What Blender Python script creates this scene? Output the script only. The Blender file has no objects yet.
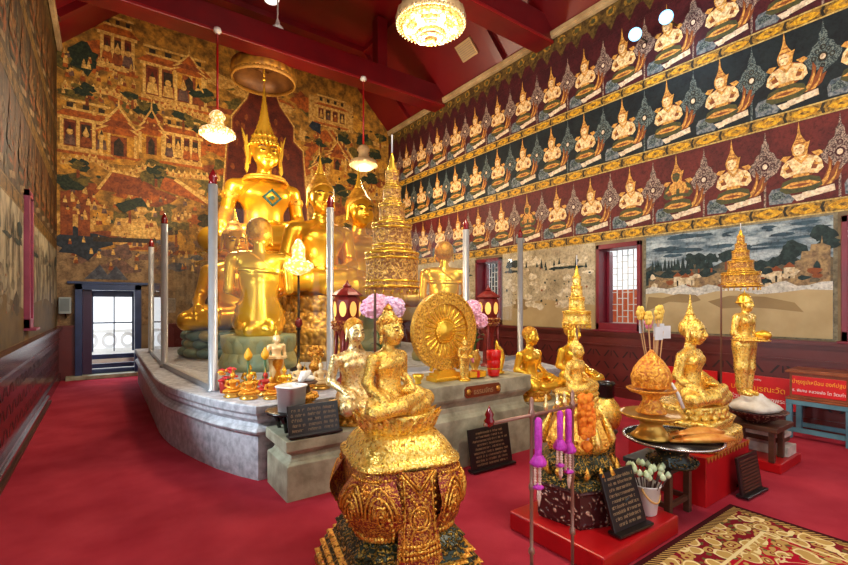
import bpy, math, random
import numpy as np
from mathutils import Matrix, Vector
R = math.radians
PI = math.pi
SC = bpy.context.scene
COL = SC.collection
rnd = random.Random(7)

# ---------------------------------------------------------------- mesh helper
class MB:
    """collects shapes into ONE mesh"""
    def __init__(s):
        s.v = []; s.f = []; s.m = []; s.sm = []; s.M = Matrix.Identity(4); s.mi = 0
    def add(s, verts, faces, mi=None, smooth=False):
        b = len(s.v)
        M = s.M
        s.v.extend([tuple(M @ Vector(p)) for p in verts])
        flip = M.to_3x3().determinant() < 0
        for f in faces:
            f = [b + i for i in f]
            if flip: f.reverse()
            s.f.append(f); s.m.append(s.mi if mi is None else mi); s.sm.append(smooth)
    def box(s, c, d, rz=0, mi=None, taper=1.0):
        x, y, z = d[0] / 2, d[1] / 2, d[2] / 2
        cs, sn = math.cos(rz), math.sin(rz)
        vs = []
        for k, zz in ((taper, -z), (1, z)) if taper < 1 else ((1, -z), (1 / taper if taper else 1, z)):
            for a, b in ((-x, -y), (x, -y), (x, y), (-x, y)):
                a *= k; b *= k
                vs.append((c[0] + a * cs - b * sn, c[1] + a * sn + b * cs, c[2] + zz))
        s.add(vs, [(3, 2, 1, 0), (4, 5, 6, 7), (0, 1, 5, 4), (1, 2, 6, 5), (2, 3, 7, 6), (3, 0, 4, 7)], mi)
    def lathe(s, prof, n=24, c=(0, 0, 0), outline=None, mi=None, smooth=True, cap=True, lobes=0, lobe=0.0, mod=None):
        if outline is not None: n = len(outline)
        vs = []; fs = []
        for k, (r, z) in enumerate(prof):
            for i in range(n):
                if outline is not None:
                    x, y = outline[i]
                else:
                    a = 2 * PI * i / n; q = 1 + lobe * math.cos(lobes * a); x, y = math.cos(a) * q, math.sin(a) * q
                vs.append((c[0] + r * x, c[1] + r * y, c[2] + z))
        for k in range(len(prof) - 1):
            for i in range(n):
                j = (i + 1) % n
                fs.append((k * n + i, k * n + j, (k + 1) * n + j, (k + 1) * n + i))
        if cap:
            fs.append(tuple(reversed(range(n))))
            fs.append(tuple((len(prof) - 1) * n + i for i in range(n)))
        s.add(vs, fs, mi, smooth)
    def tube(s, pts, rad, n=8, mi=None, smooth=True):
        P = [Vector(p) for p in pts]
        if not hasattr(rad, '__len__'): rad = [rad] * len(P)
        vs = []; fs = []
        up = None
        for i, p in enumerate(P):
            d = (P[min(i + 1, len(P) - 1)] - P[max(i - 1, 0)])
            if d.length < 1e-9: d = Vector((0, 0, 1))
            d.normalize()
            if up is None:
                up = d.cross(Vector((0, 0, 1)) if abs(d.z) < .9 else Vector((1, 0, 0))).normalized()
            else:
                up = (up - d * up.dot(d)).normalized()
            w = d.cross(up)
            for k in range(n):
                a = 2 * PI * k / n
                vs.append(tuple(p + (up * math.cos(a) + w * math.sin(a)) * rad[i]))
        for i in range(len(P) - 1):
            for k in range(n):
                j = (k + 1) % n
                fs.append((i * n + k, i * n + j, (i + 1) * n + j, (i + 1) * n + k))
        fs.append(tuple(reversed(range(n)))); fs.append(tuple((len(P) - 1) * n + k for k in range(n)))
        s.add(vs, fs, mi, smooth)
    def ell(s, c, r, n=12, m=8, mi=None, smooth=True):
        if not hasattr(r, '__len__'): r = (r, r, r)
        vs = [(c[0], c[1], c[2] - r[2])]
        for k in range(1, m):
            t = -PI / 2 + PI * k / m
            for i in range(n):
                a = 2 * PI * i / n
                vs.append((c[0] + r[0] * math.cos(t) * math.cos(a), c[1] + r[1] * math.cos(t) * math.sin(a), c[2] + r[2] * math.sin(t)))
        vs.append((c[0], c[1], c[2] + r[2]))
        fs = [(0, 1 + (i + 1) % n, 1 + i) for i in range(n)]
        for k in range(m - 2):
            for i in range(n):
                j = (i + 1) % n
                fs.append((1 + k * n + i, 1 + k * n + j, 1 + (k + 1) * n + j, 1 + (k + 1) * n + i))
        t = len(vs) - 1; b = 1 + (m - 2) * n
        fs += [(b + i, b + (i + 1) % n, t) for i in range(n)]
        s.add(vs, fs, mi, smooth)
    def prism(s, poly, z0, z1, mi=None, smooth=False):
        n = len(poly)
        vs = [(x, y, z0) for x, y in poly] + [(x, y, z1) for x, y in poly]
        fs = [tuple(reversed(range(n))), tuple(range(n, 2 * n))]
        fs += [(i, (i + 1) % n, n + (i + 1) % n, n + i) for i in range(n)]
        s.add(vs, fs, mi, smooth)
    def petals(s, n, r, z, w, h, t, lean=0.0, down=False, off=0.0, mi=None, tip=0.0):
        """ring of pointed lotus petals standing round a circle"""
        U, V = 7, 7
        for k in range(n):
            a = 2 * PI * (k + off) / n
            ca, sa = math.cos(a), math.sin(a)
            vs = []
            for j in range(V):
                v = j / (V - 1)
                W = w * (1 - v ** 2.6) ** .62 if v < 1 else 0
                for i in range(U):
                    u = -1 + 2 * i / (U - 1)
                    rr = r + t * (1 - u * u) * math.sin(PI * min(1, v * .85 + .15)) + lean * v + tip * v ** 4 - t * .8 * u * u * .5
                    x = u * W
                    zz = v * h
                    if down: zz = -zz
                    vs.append((ca * rr - sa * x, sa * rr + ca * x, z + zz))
            fs = []
            for j in range(V - 1):
                for i in range(U - 1):
                    q = (j * U + i, j * U + i + 1, (j + 1) * U + i + 1, (j + 1) * U + i)
                    fs.append(tuple(reversed(q)) if down else q)
            s.add(vs, fs, mi, True)
    def beads(s, n, r, z, rad, outline=None, mi=None):
        for k in range(n):
            if outline is None:
                a = 2 * PI * k / n; p = (r * math.cos(a), r * math.sin(a), z)
            else:
                t = k / n * len(outline); i = int(t); f = t - i
                A = outline[i % len(outline)]; B = outline[(i + 1) % len(outline)]
                p = (r * (A[0] + (B[0] - A[0]) * f), r * (A[1] + (B[1] - A[1]) * f), z)
            s.ell(p, rad, 6, 4, mi)
    def build(s, name, mats, parent=None, bevel=0, loc=None, rz=None):
        me = bpy.data.meshes.new(name)
        me.from_pydata(s.v, [], s.f)
        if not isinstance(mats, (list, tuple)): mats = [mats]
        for m in mats: me.materials.append(m)
        if len(s.f):
            me.polygons.foreach_set('material_index', s.m)
            me.polygons.foreach_set('use_smooth', s.sm)
        me.update()
        o = bpy.data.objects.new(name, me); COL.objects.link(o)
        if parent: o.parent = parent
        if loc: o.location = loc
        if rz is not None: o.rotation_euler.z = rz
        if bevel:
            b = o.modifiers.new('bevel', 'BEVEL'); b.width = bevel; b.segments = 2; b.limit_method = 'ANGLE'; b.angle_limit = R(40)
        return o

def thing(name, label, cat, loc=(0, 0, 0), rz=0, group=None, scale=1.0):
    o = bpy.data.objects.new(name, None); COL.objects.link(o)
    o.location = loc; o.rotation_euler = (0, 0, rz); o.scale = (scale,) * 3
    o.empty_display_size = .1
    o['label'] = label; o['category'] = cat
    if group: o['group'] = group
    return o
def tag(o, label, cat, group=None):
    o['label'] = label; o['category'] = cat
    if group: o['group'] = group
    return o
def struct(o):
    o['kind'] = 'structure'; return o
def copy_tree(o, parent=None):
    c = o.copy(); COL.objects.link(c)
    c.parent = parent
    for ch in o.children: copy_tree(ch, c)
    return c
def link_mesh(name, me, parent=None, mat=None):
    o = bpy.data.objects.new(name, me); COL.objects.link(o)
    if parent: o.parent = parent
    return o

# ---------------------------------------------------------------- SDF sculpting
class Sdf:
    """a smooth-blended solid on a grid, turned into one continuous mesh"""
    def __init__(s, lo, hi, vox):
        s.lo = np.array(lo, np.float32); s.vox = vox
        n = np.ceil((np.array(hi) - np.array(lo)) / vox).astype(int) + 1
        s.n = n
        s.ax = [s.lo[i] + vox * np.arange(n[i], dtype=np.float32) for i in range(3)]
        s.f = np.full(tuple(n), 9.0, np.float32)
    def sub(s, lo, hi, pad):
        sl = []
        for i in range(3):
            a = int(max(0, math.floor((lo[i] - pad - s.lo[i]) / s.vox)))
            b = int(min(s.n[i], math.ceil((hi[i] + pad - s.lo[i]) / s.vox) + 1))
            if b <= a: return None
            sl.append(slice(a, b))
        g = (s.ax[0][sl[0]][:, None, None], s.ax[1][sl[1]][None, :, None], s.ax[2][sl[2]][None, None, :])
        return tuple(sl), g
    def join(s, sl, d, k, cut=False):
        a = s.f[sl]
        if cut:
            d = -d
            if k > 0:
                h = np.clip(.5 - .5 * (d - a) / k * -1, 0, 1) if False else np.clip(.5 + .5 * (d - a) / k, 0, 1)
                s.f[sl] = a + (d - a) * h + k * h * (1 - h)
            else: s.f[sl] = np.maximum(a, d)
            return
        if k > 0:
            h = np.clip(.5 + .5 * (a - d) / k, 0, 1)
            s.f[sl] = a + (d - a) * h - k * h * (1 - h)
        else: s.f[sl] = np.minimum(a, d)
    def ell(s, c, r, k=.02, cut=False, rot=None, sym=False):
        if sym: s.ell((-c[0], c[1], c[2]), r, k, cut, None if rot is None else (rot[0], -rot[1], -rot[2]))
        m = max(r)
        lo = [c[i] - (m if rot else r[i]) for i in range(3)]; hi = [c[i] + (m if rot else r[i]) for i in range(3)]
        q = s.sub(lo, hi, max(k, .02) * 1.6 + 3 * s.vox)
        if q is None: return
        sl, g = q
        x, y, z = g[0] - c[0], g[1] - c[1], g[2] - c[2]
        if rot:
            Rm = np.array(Matrix.Rotation(rot[2], 3, 'Z') @ Matrix.Rotation(rot[1], 3, 'Y') @ Matrix.Rotation(rot[0], 3, 'X'), np.float32)
            x, y, z = (Rm[0, i] * x + Rm[1, i] * y + Rm[2, i] * z for i in range(3))
        k0 = np.sqrt((x / r[0]) ** 2 + (y / r[1]) ** 2 + (z / r[2]) ** 2) + 1e-6
        k1 = np.sqrt((x / r[0] ** 2) ** 2 + (y / r[1] ** 2) ** 2 + (z / r[2] ** 2) ** 2) + 1e-6
        s.join(sl, (k0 * (k0 - 1) / k1).astype(np.float32), k, cut)
    def cap(s, a, b, ra, rb=None, k=.02, cut=False, sym=False, flat=None):
        """tapered limb; flat=(axis, factor) squashes it"""
        if rb is None: rb = ra
        if sym: s.cap((-a[0], a[1], a[2]), (-b[0], b[1], b[2]), ra, rb, k, cut, False, flat)
        m = max(ra, rb)
        lo = [min(a[i], b[i]) - m for i in range(3)]; hi = [max(a[i], b[i]) + m for i in range(3)]
        q = s.sub(lo, hi, max(k, .02) * 1.6 + 3 * s.vox)
        if q is None: return
        sl, g = q
        d = [b[i] - a[i] for i in range(3)]; L = sum(t * t for t in d) + 1e-12
        p = [g[i] - a[i] for i in range(3)]
        t = np.clip((p[0] * d[0] + p[1] * d[1] + p[2] * d[2]) / L, 0, 1)
        w = [1, 1, 1]
        if flat: w[flat[0]] = flat[1]
        dist = np.sqrt(sum(((p[i] - t * d[i]) * w[i]) ** 2 for i in range(3)))
        s.join(sl, ((dist - (ra + (rb - ra) * t)) / max(w)).astype(np.float32), k, cut)
    def chain(s, pts, rads, k=.02, sym=False, flat=None):
        for i in range(len(pts) - 1):
            s.cap(pts[i], pts[i + 1], rads[i], rads[i + 1], k, False, sym, flat)
    def grid(s):
        return s.ax[0][:, None, None], s.ax[1][None, :, None], s.ax[2][None, None, :]
    def mesh(s, name, mat):
        f = s.f; n = f.shape
        ins = f < 0
        c = np.zeros((n[0] - 1, n[1] - 1, n[2] - 1), np.int8)
        for i in (0, 1):
            for j in (0, 1):
                for k in (0, 1):
                    c += ins[i:n[0] - 1 + i, j:n[1] - 1 + j, k:n[2] - 1 + k]
        act = (c > 0) & (c < 8)
        idx = np.full(act.shape, -1, np.int64)
        cells = np.argwhere(act)
        idx[act] = np.arange(len(cells))
        acc = np.zeros((len(cells), 3)); cnt = np.zeros(len(cells))
        co = [(0, 0, 0), (1, 0, 0), (0, 1, 0), (1, 1, 0), (0, 0, 1), (1, 0, 1), (0, 1, 1), (1, 1, 1)]
        val = [f[cells[:, 0] + a, cells[:, 1] + b, cells[:, 2] + d] for a, b, d in co]
        for i in range(8):
            for j in range(i + 1, 8):
                if sum(abs(co[i][t] - co[j][t]) for t in range(3)) != 1: continue
                m = (val[i] < 0) != (val[j] < 0)
                t = val[i][m] / (val[i][m] - val[j][m])
                acc[m] += np.array(co[i]) + t[:, None] * (np.array(co[j]) - np.array(co[i]))
                cnt[m] += 1
        V = (cells + acc / cnt[:, None]) * s.vox + s.lo
        quads = []
        for ax in range(3):
            A = [slice(None)] * 3; B = [slice(None)] * 3
            A[ax] = slice(0, n[ax] - 1); B[ax] = slice(1, n[ax])
            ch = ins[tuple(A)] != ins[tuple(B)]
            e = np.argwhere(ch)
            u, v = (ax + 1) % 3, (ax + 2) % 3
            ok = (e[:, u] > 0) & (e[:, v] > 0) & (e[:, u] < n[u] - 1) & (e[:, v] < n[v] - 1)
            e = e[ok]
            sg = ins[e[:, 0], e[:, 1], e[:, 2]]
            def ix(du, dv):
                q = e.copy(); q[:, u] -= du; q[:, v] -= dv
                return idx[q[:, 0], q[:, 1], q[:, 2]]
            Q = np.stack([ix(1, 1), ix(0, 1), ix(0, 0), ix(1, 0)], 1)
            Q[~sg] = Q[~sg][:, ::-1]
            quads.append(Q)
        Q = np.concatenate(quads)
        me = bpy.data.meshes.new(name)
        me.from_pydata(V.tolist(), [], Q.tolist())
        me.polygons.foreach_set('use_smooth', [True] * len(me.polygons))
        me.materials.append(mat); me.update()
        return me

# ---------------------------------------------------------------- materials
def _mat(name):
    m = bpy.data.materials.new(name); m.use_nodes = True
    nt = m.node_tree; b = nt.nodes['Principled BSDF']
    return m, nt, b
def node(nt, t, **kw):
    n = nt.nodes.new(t)
    for k, v in kw.items():
        if k.startswith('i_'):
            n.inputs[k[2:]].default_value = v
        else: setattr(n, k, v)
    return n
def rgb(c, g=True):
    """8-bit sRGB triple to linear"""
    def l(v):
        v /= 255.0
        return v / 12.92 if v <= .04045 else ((v + .055) / 1.055) ** 2.4
    return (l(c[0]), l(c[1]), l(c[2]), 1)
def ramp(nt, fac, stops, interp='LINEAR'):
    r = nt.nodes.new('ShaderNodeValToRGB'); r.color_ramp.interpolation = interp
    e = r.color_ramp.elements
    e[0].position, e[0].color = stops[0][0], stops[0][1]
    e[1].position, e[1].color = stops[-1][0], stops[-1][1]
    for p, c in stops[1:-1]:
        x = e.new(p); x.color = c
    nt.links.new(fac, r.inputs[0]); return r.outputs[0]
def coords(nt, scale=(1, 1, 1), kind='Object'):
    tc = nt.nodes.new('ShaderNodeTexCoord'); mp = nt.nodes.new('ShaderNodeMapping')
    mp.inputs['Scale'].default_value = scale
    nt.links.new(tc.outputs[kind], mp.inputs[0]); return mp.outputs[0]
def noise(nt, vec, scale, detail=4, rough=.55, dist=0):
    n = nt.nodes.new('ShaderNodeTexNoise'); n.inputs['Scale'].default_value = scale
    n.inputs['Detail'].default_value = detail; n.inputs['Roughness'].default_value = rough; n.inputs['Distortion'].default_value = dist
    nt.links.new(vec, n.inputs['Vector']); return n.outputs[0]
def bump(nt, b, h, strength=.3, dist=.02):
    n = nt.nodes.new('ShaderNodeBump'); n.inputs['Strength'].default_value = strength; n.inputs['Distance'].default_value = dist
    nt.links.new(h, n.inputs['Height']); nt.links.new(n.outputs[0], b.inputs['Normal'])
def M(name, col, rough=.5, metal=0.0, col2=None, scale=8.0, mix=(.35, .65), bmp=0, bscale=40.0, emis=0, alpha=1, stretch=(1, 1, 1), detail=4, bdist=.01, spec=.5, coat=0, fine=0):
    m, nt, b = _mat(name)
    c = rgb(col)
    b.inputs['Base Color'].default_value = c; b.inputs['Roughness'].default_value = rough; b.inputs['Metallic'].default_value = metal
    b.inputs['Specular IOR Level'].default_value = spec
    if coat: b.inputs['Coat Weight'].default_value = coat
    v = coords(nt, stretch)
    if col2:
        o = ramp(nt, noise(nt, v, scale, detail), [(mix[0], c), (mix[1], rgb(col2))])
        nt.links.new(o, b.inputs['Base Color'])
    else:
        o = ramp(nt, noise(nt, v, scale, 3), [(.2, tuple(x * .88 for x in c[:3]) + (1,)), (.8, tuple(min(1, x * 1.1) for x in c[:3]) + (1,))])
        nt.links.new(o, b.inputs['Base Color'])
    if fine:                                    # flaking, brushy grain over the colour
        g = ramp(nt, noise(nt, coords(nt), fine, 6, .7), [(.34, (.52, .50, .46, 1)), (.5, (1, 1, 1, 1)), (.66, (1.25, 1.22, 1.12, 1))])
        mx = nt.nodes.new('ShaderNodeMix'); mx.data_type = 'RGBA'; mx.blend_type = 'MULTIPLY'; mx.inputs[0].default_value = 1
        nt.links.new(o, mx.inputs[6]); nt.links.new(g, mx.inputs[7]); nt.links.new(mx.outputs[2], b.inputs['Base Color'])
    if bmp: bump(nt, b, noise(nt, v, bscale, 3), bmp, bdist)
    if emis:
        b.inputs['Emission Color'].default_value = c; b.inputs['Emission Strength'].default_value = emis
    m.diffuse_color = c
    return m
def gold_leaf(name, hi, mid, dark, scale=60, rough=(.25, .5), bmp=.4, bscale=90, dk=.36, metal=.9):
    """pressed gold squares: bright, flaked, dark specks where it has worn"""
    m, nt, b = _mat(name)
    v = coords(nt)
    n1 = noise(nt, v, scale, 5, .7)
    o = ramp(nt, n1, [(dk - .05, rgb(dark)), (dk + .04, rgb(mid)), (.5, rgb(mid)), (.58, rgb(hi))])
    nt.links.new(o, b.inputs['Base Color'])
    rr = ramp(nt, noise(nt, v, scale * .5, 3), [(.35, (rough[0],) * 3 + (1,)), (.65, (rough[1],) * 3 + (1,))])
    nt.links.new(rr, b.inputs['Roughness'])
    b.inputs['Metallic'].default_value = metal
    vo = nt.nodes.new('ShaderNodeTexVoronoi'); vo.inputs['Scale'].default_value = bscale
    nt.links.new(v, vo.inputs['Vector'])
    bump(nt, b, vo.outputs['Distance'], bmp, .006)
    return m
def ornate(name, hi, lo, scale=40, bmp=.8, rough=.35, metal=.8, w0=.25, w1=.5, dist=.012):
    """gilded carving: raised gold scrolls over a coloured recess"""
    m, nt, b = _mat(name)
    v = coords(nt)
    nz = nt.nodes.new('ShaderNodeTexNoise'); nz.inputs['Scale'].default_value = scale * .35
    nt.links.new(v, nz.inputs['Vector'])
    mx = nt.nodes.new('ShaderNodeMix'); mx.data_type = 'RGBA'; mx.inputs[0].default_value = .06
    nt.links.new(v, mx.inputs[6]); nt.links.new(nz.outputs['Color'], mx.inputs[7])
    vo = nt.nodes.new('ShaderNodeTexVoronoi'); vo.inputs['Scale'].default_value = scale; vo.feature = 'SMOOTH_F1'
    nt.links.new(mx.outputs[2], vo.inputs['Vector'])
    o = ramp(nt, vo.outputs['Distance'], [(w0, rgb(hi)), (w1, rgb(lo))])
    nt.links.new(o, b.inputs['Base Color'])
    inv = ramp(nt, vo.outputs['Distance'], [(w0 * .6, (1, 1, 1, 1)), (w1 + .1, (0, 0, 0, 1))])
    bump(nt, b, inv, bmp, dist)
    mt = ramp(nt, vo.outputs['Distance'], [(w0, (metal,) * 3 + (1,)), (w1, (metal * .3,) * 3 + (1,))])
    nt.links.new(mt, b.inputs['Metallic'])
    b.inputs['Roughness'].default_value = rough
    return m
def plastic_glass(name, alpha=.1, rough=.02):
    m, nt, b = _mat(name)
    out = nt.nodes['Material Output']
    g = nt.nodes.new('ShaderNodeBsdfGlossy'); g.inputs['Roughness'].default_value = rough
    t = nt.nodes.new('ShaderNodeBsdfTransparent'); t.inputs[0].default_value = (.97, .99, .98, 1)
    fr = nt.nodes.new('ShaderNodeFresnel'); fr.inputs[0].default_value = 1.45
    mx = nt.nodes.new('ShaderNodeMixShader')
    nt.links.new(fr.outputs[0], mx.inputs[0]); nt.links.new(t.outputs[0], mx.inputs[1]); nt.links.new(g.outputs[0], mx.inputs[2])
    nt.links.new(mx.outputs[0], out.inputs[0])
    return m
def lit_crystal(name, hi, lo, strength, scale=40):
    m, nt, b = _mat(name)
    vo = nt.nodes.new('ShaderNodeTexVoronoi'); vo.inputs['Scale'].default_value = scale
    nt.links.new(coords(nt), vo.inputs['Vector'])
    o = ramp(nt, vo.outputs['Distance'], [(.25, rgb(hi)), (.6, rgb(lo))])
    nt.links.new(o, b.inputs['Base Color']); nt.links.new(o, b.inputs['Emission Color'])
    b.inputs['Emission Strength'].default_value = strength; b.inputs['Roughness'].default_value = .15
    bump(nt, b, vo.outputs['Distance'], .6, .01)
    return m
def lit(name, col, strength):
    m, nt, b = _mat(name)
    b.inputs['Base Color'].default_value = rgb(col)
    b.inputs['Emission Color'].default_value = rgb(col); b.inputs['Emission Strength'].default_value = strength
    return m
def text(name, body, size, mat, parent, loc, rot, extrude=.001, align='CENTER'):
    cu = bpy.data.curves.new(name, 'FONT'); cu.body = body; cu.size = size; cu.extrude = extrude
    cu.align_x = align; cu.align_y = 'CENTER'; cu.resolution_u = 2
    o = bpy.data.objects.new(name, cu); COL.objects.link(o)
    dg = bpy.context.evaluated_depsgraph_get(); dg.update()
    me = bpy.data.meshes.new_from_object(o.evaluated_get(dg))
    COL.objects.unlink(o); bpy.data.objects.remove(o)
    me.materials.clear(); me.materials.append(mat)
    o = link_mesh(name, me, parent)
    o.location = loc; o.rotation_euler = rot
    return o
# ================================================================ palette
m_carpet = M('carpet', (178, 56, 70), .95, 0, (152, 36, 52), 2.2, (.3, .7), .5, 260, spec=.1)
m_gold = M('bright_gold', (255, 208, 74), .26, .72, (246, 190, 52), 3, (.3, .7), .06, 30)
m_goldskin = M('gilt_skin', (240, 186, 54), .28, .75, (226, 164, 38), 4, (.3, .7), .05, 25)
m_hairgold = gold_leaf('gilt_curls', (222, 166, 52), (196, 136, 38), (130, 80, 20), 30, (.45, .6), 1.0, 36, metal=.55)
m_leaf = gold_leaf('gold_leaf', (255, 230, 140), (240, 190, 76), (126, 70, 22), 60, (.2, .42), .36, 90, .38, metal=.72)
m_leafred = gold_leaf('gold_leaf_worn', (250, 204, 92), (222, 150, 50), (134, 44, 22), 60, (.22, .45), .4, 90, .4, metal=.62)
m_palegold = gold_leaf('pale_leaf', (255, 242, 196), (238, 206, 132), (150, 108, 60), 45, (.22, .45), .35, 70, .38, metal=.72)
m_carved = ornate('carved_gold', (240, 184, 70), (120, 30, 20), 60, .8, .36, .5, .3, .6)
m_filigree = ornate('filigree_gold', (240, 184, 88), (150, 92, 36), 75, .7, .38, .45, .25, .55)
m_darkbase = ornate('dark_mosaic', (196, 150, 60), (30, 34, 24), 48, .8, .35, .6, .12, .3)
m_redmosaic = ornate('red_mosaic', (206, 166, 140), (66, 20, 20), 38, .8, .35, .3, .16, .3)
m_throne = ornate('throne_gold', (222, 172, 80), (128, 88, 40), 16, .8, .4, .5, .25, .6, .025)
m_lotusstone = M('lotus_stone', (124, 146, 122), .5, .1, (176, 160, 96), 3.5, (.35, .7), .4, 12)
m_lotusteal = M('lotus_teal', (104, 146, 146), .45, .1, (96, 116, 92), 3.0, (.3, .75), .3, 10)
m_steel = M('brushed_steel', (176, 178, 182), .34, .55)
m_redfinial = M('red_glass', (118, 14, 20), .15, .1, coat=.6)
m_black = M('black_lacquer', (22, 20, 20), .25, 0)
m_blackplaque = M('black_plaque', (26, 20, 20), .3, 0)
m_letter = M('gilt_letter', (176, 146, 108), .45, .2)
m_white = M('white_paint', (236, 236, 234), .5)
m_wood = M('brown_wood', (88, 52, 34), .45, 0, (64, 36, 24), 6, (.3, .7), .2, 30, stretch=(1, 1, 6))
m_redpaint = M('red_paint', (178, 14, 20), .35, 0, (156, 10, 16), 3)
m_dado = M('dado_maroon', (104, 40, 36), .35, 0, (86, 30, 28), 3, (.3, .7))
m_dadodark = M('dado_groove', (36, 12, 12), .5)
m_glass = plastic_glass('pane_glass')

def panel(name, pts, mat, parent=None):
    mb = MB(); mb.add(pts, [tuple(range(len(pts)))]); return mb.build(name, mat, parent)

# ================================================================ room  (X across, Y along the hall, Z up)
XL, XR, YB, YF = -.80, 7.10, 11.80, -5.0
HW = 6.85; HC = 8.35
mb = MB(); mb.box((3.15, 3.4, -.1), (8.4, 17.2, .2)); struct(mb.build('floor', m_carpet))

# ---- ceiling: two slopes and a flat crown, boarded, dark red
m_ceil = M('ceiling_red', (112, 6, 12), .38, 0, (98, 4, 10), 1.2, (.3, .7))
m_beam = M('beam_red', (110, 6, 14), .34, 0, (92, 4, 12), 2)
mb = MB()
prof = [(XL - .3, HW - .3), (XL, HW), (XL + 1.5, HC), (XR - 1.5, HC), (XR, HW), (XR + .3, HW - .3)]
for (x0, z0), (x1, z1) in zip(prof, prof[1:]):
    d = Vector((x1 - x0, 0, z1 - z0)); nrm = Vector((-d.z, 0, d.x)).normalized() * .12
    vs = []
    for y in (YF, YB + .2):
        vs += [(x0, y, z0), (x1, y, z1), (x1 + nrm.x, y, z1 + nrm.z), (x0 + nrm.x, y, z0 + nrm.z)]
    mb.add(vs, [(0, 1, 2, 3), (7, 6, 5, 4), (4, 5, 1, 0), (5, 6, 2, 1), (6, 7, 3, 2), (7, 4, 0, 3)])
struct(mb.build('ceiling', m_ceil))
# tie beams across the hall with queen posts, purlins along it
m_beamedge = M('beam_edge', (140, 22, 24), .3)
for y in (2.4, 5.8, 9.2):
    mb = MB()
    mb.box((3.15, y, 6.88), (7.88, .42, .5))
    mb.box((3.15, y - .216, 6.66), (7.88, .02, .06), mi=1)
    for x in (1.0, 5.3): mb.box((x, y, 7.7), (.26, .26, 1.2))
    struct(mb.build('trim_beam', [m_beam, m_beamedge], bevel=.02))
for y in (4.1, 6.9, 10.6):
    mb = MB(); mb.box((3.15, y, HC - .06), (4.9, .22, .14))
    for sx, x0 in ((1, XL), (-1, XR)):
        vs = []
        for yy in (y - .09, y + .09):
            for t, o in ((.05, 0.0), (1.5, 0.0), (1.5, .12), (.05, .12)):
                vs.append((x0 + sx * (t + o * .7), yy, HW + t - o * .7))
        mb.add(vs, [(0, 1, 2, 3), (7, 6, 5, 4), (0, 4, 5, 1), (1, 5, 6, 2), (2, 6, 7, 3), (3, 7, 4, 0)])
    struct(mb.build('trim_rafter', m_beam))
for x, z in ((XL + 1.46, HC - .05), (XR - 1.46, HC - .05)):
    mb = MB(); mb.box((x, 3.4, z), (.2, 16.6, .18)); struct(mb.build('trim_purlin', m_beam))

# ---- the walls themselves, with real openings
m_plaster = M('aged_plaster', (150, 128, 92), .8, 0, (96, 80, 62), 2.5, (.3, .7), .2, 12)
WINL = [(7.58, 7.22), (4.63, 3.83), (1.41, .61), (-1.8, -2.6)]
WIN = [(7.78, 6.98), (4.63, 3.83), (1.41, .61), (-1.8, -2.6)]       # far and near edge of each window
WZ0, WZ1 = 1.12, 2.60
def side_wall(name, x0, x1, WIN, WZ0, WZ1):
    mb = MB()
    xc, w = (x0 + x1) / 2, abs(x1 - x0)
    ys = [YB + .2]
    for a, b in WIN: ys += [a, b]
    ys.append(YF)
    for i in range(0, len(ys), 2):
        a, b = ys[i], ys[i + 1]
        mb.box((xc, (a + b) / 2, HW / 2), (w, a - b, HW))
    for a, b in WIN:
        mb.box((xc, (a + b) / 2, WZ0 / 2), (w, a - b, WZ0))
        mb.box((xc, (a + b) / 2, (WZ1 + HW) / 2), (w, a - b, HW - WZ1))
    return struct(mb.build(name, m_plaster))
side_wall('wall_right', XR, XR + .34, WIN, WZ0, WZ1)
side_wall('wall_left', XL - .34, XL, WINL, 1.26, 2.96)
DX0, DX1, DZ1 = -.50, .66, 1.99
mb = MB()
mb.box(((XL - .3 + DX0) / 2, YB + .17, DZ1 / 2), (DX0 - XL + .3, .34, DZ1))
mb.box(((DX1 + XR + .3) / 2, YB + .17, DZ1 / 2), (XR + .3 - DX1, .34, DZ1))
mb.add([(XL - .3, YB, DZ1), (XR + .3, YB, DZ1), (XR + .3, YB, HW), (XR - 1.5, YB, HC), (XL + 1.5, YB, HC), (XL - .3, YB, HW)], [(0, 1, 2, 3, 4, 5)])
mb.add([(XL - .3, YB + .34, DZ1), (XR + .3, YB + .34, DZ1), (XR + .3, YB + .34, HW), (XR - 1.5, YB + .34, HC), (XL + 1.5, YB + .34, HC), (XL - .3, YB + .34, HW)], [(5, 4, 3, 2, 1, 0)])
struct(mb.build('wall_back', m_plaster))

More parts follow.
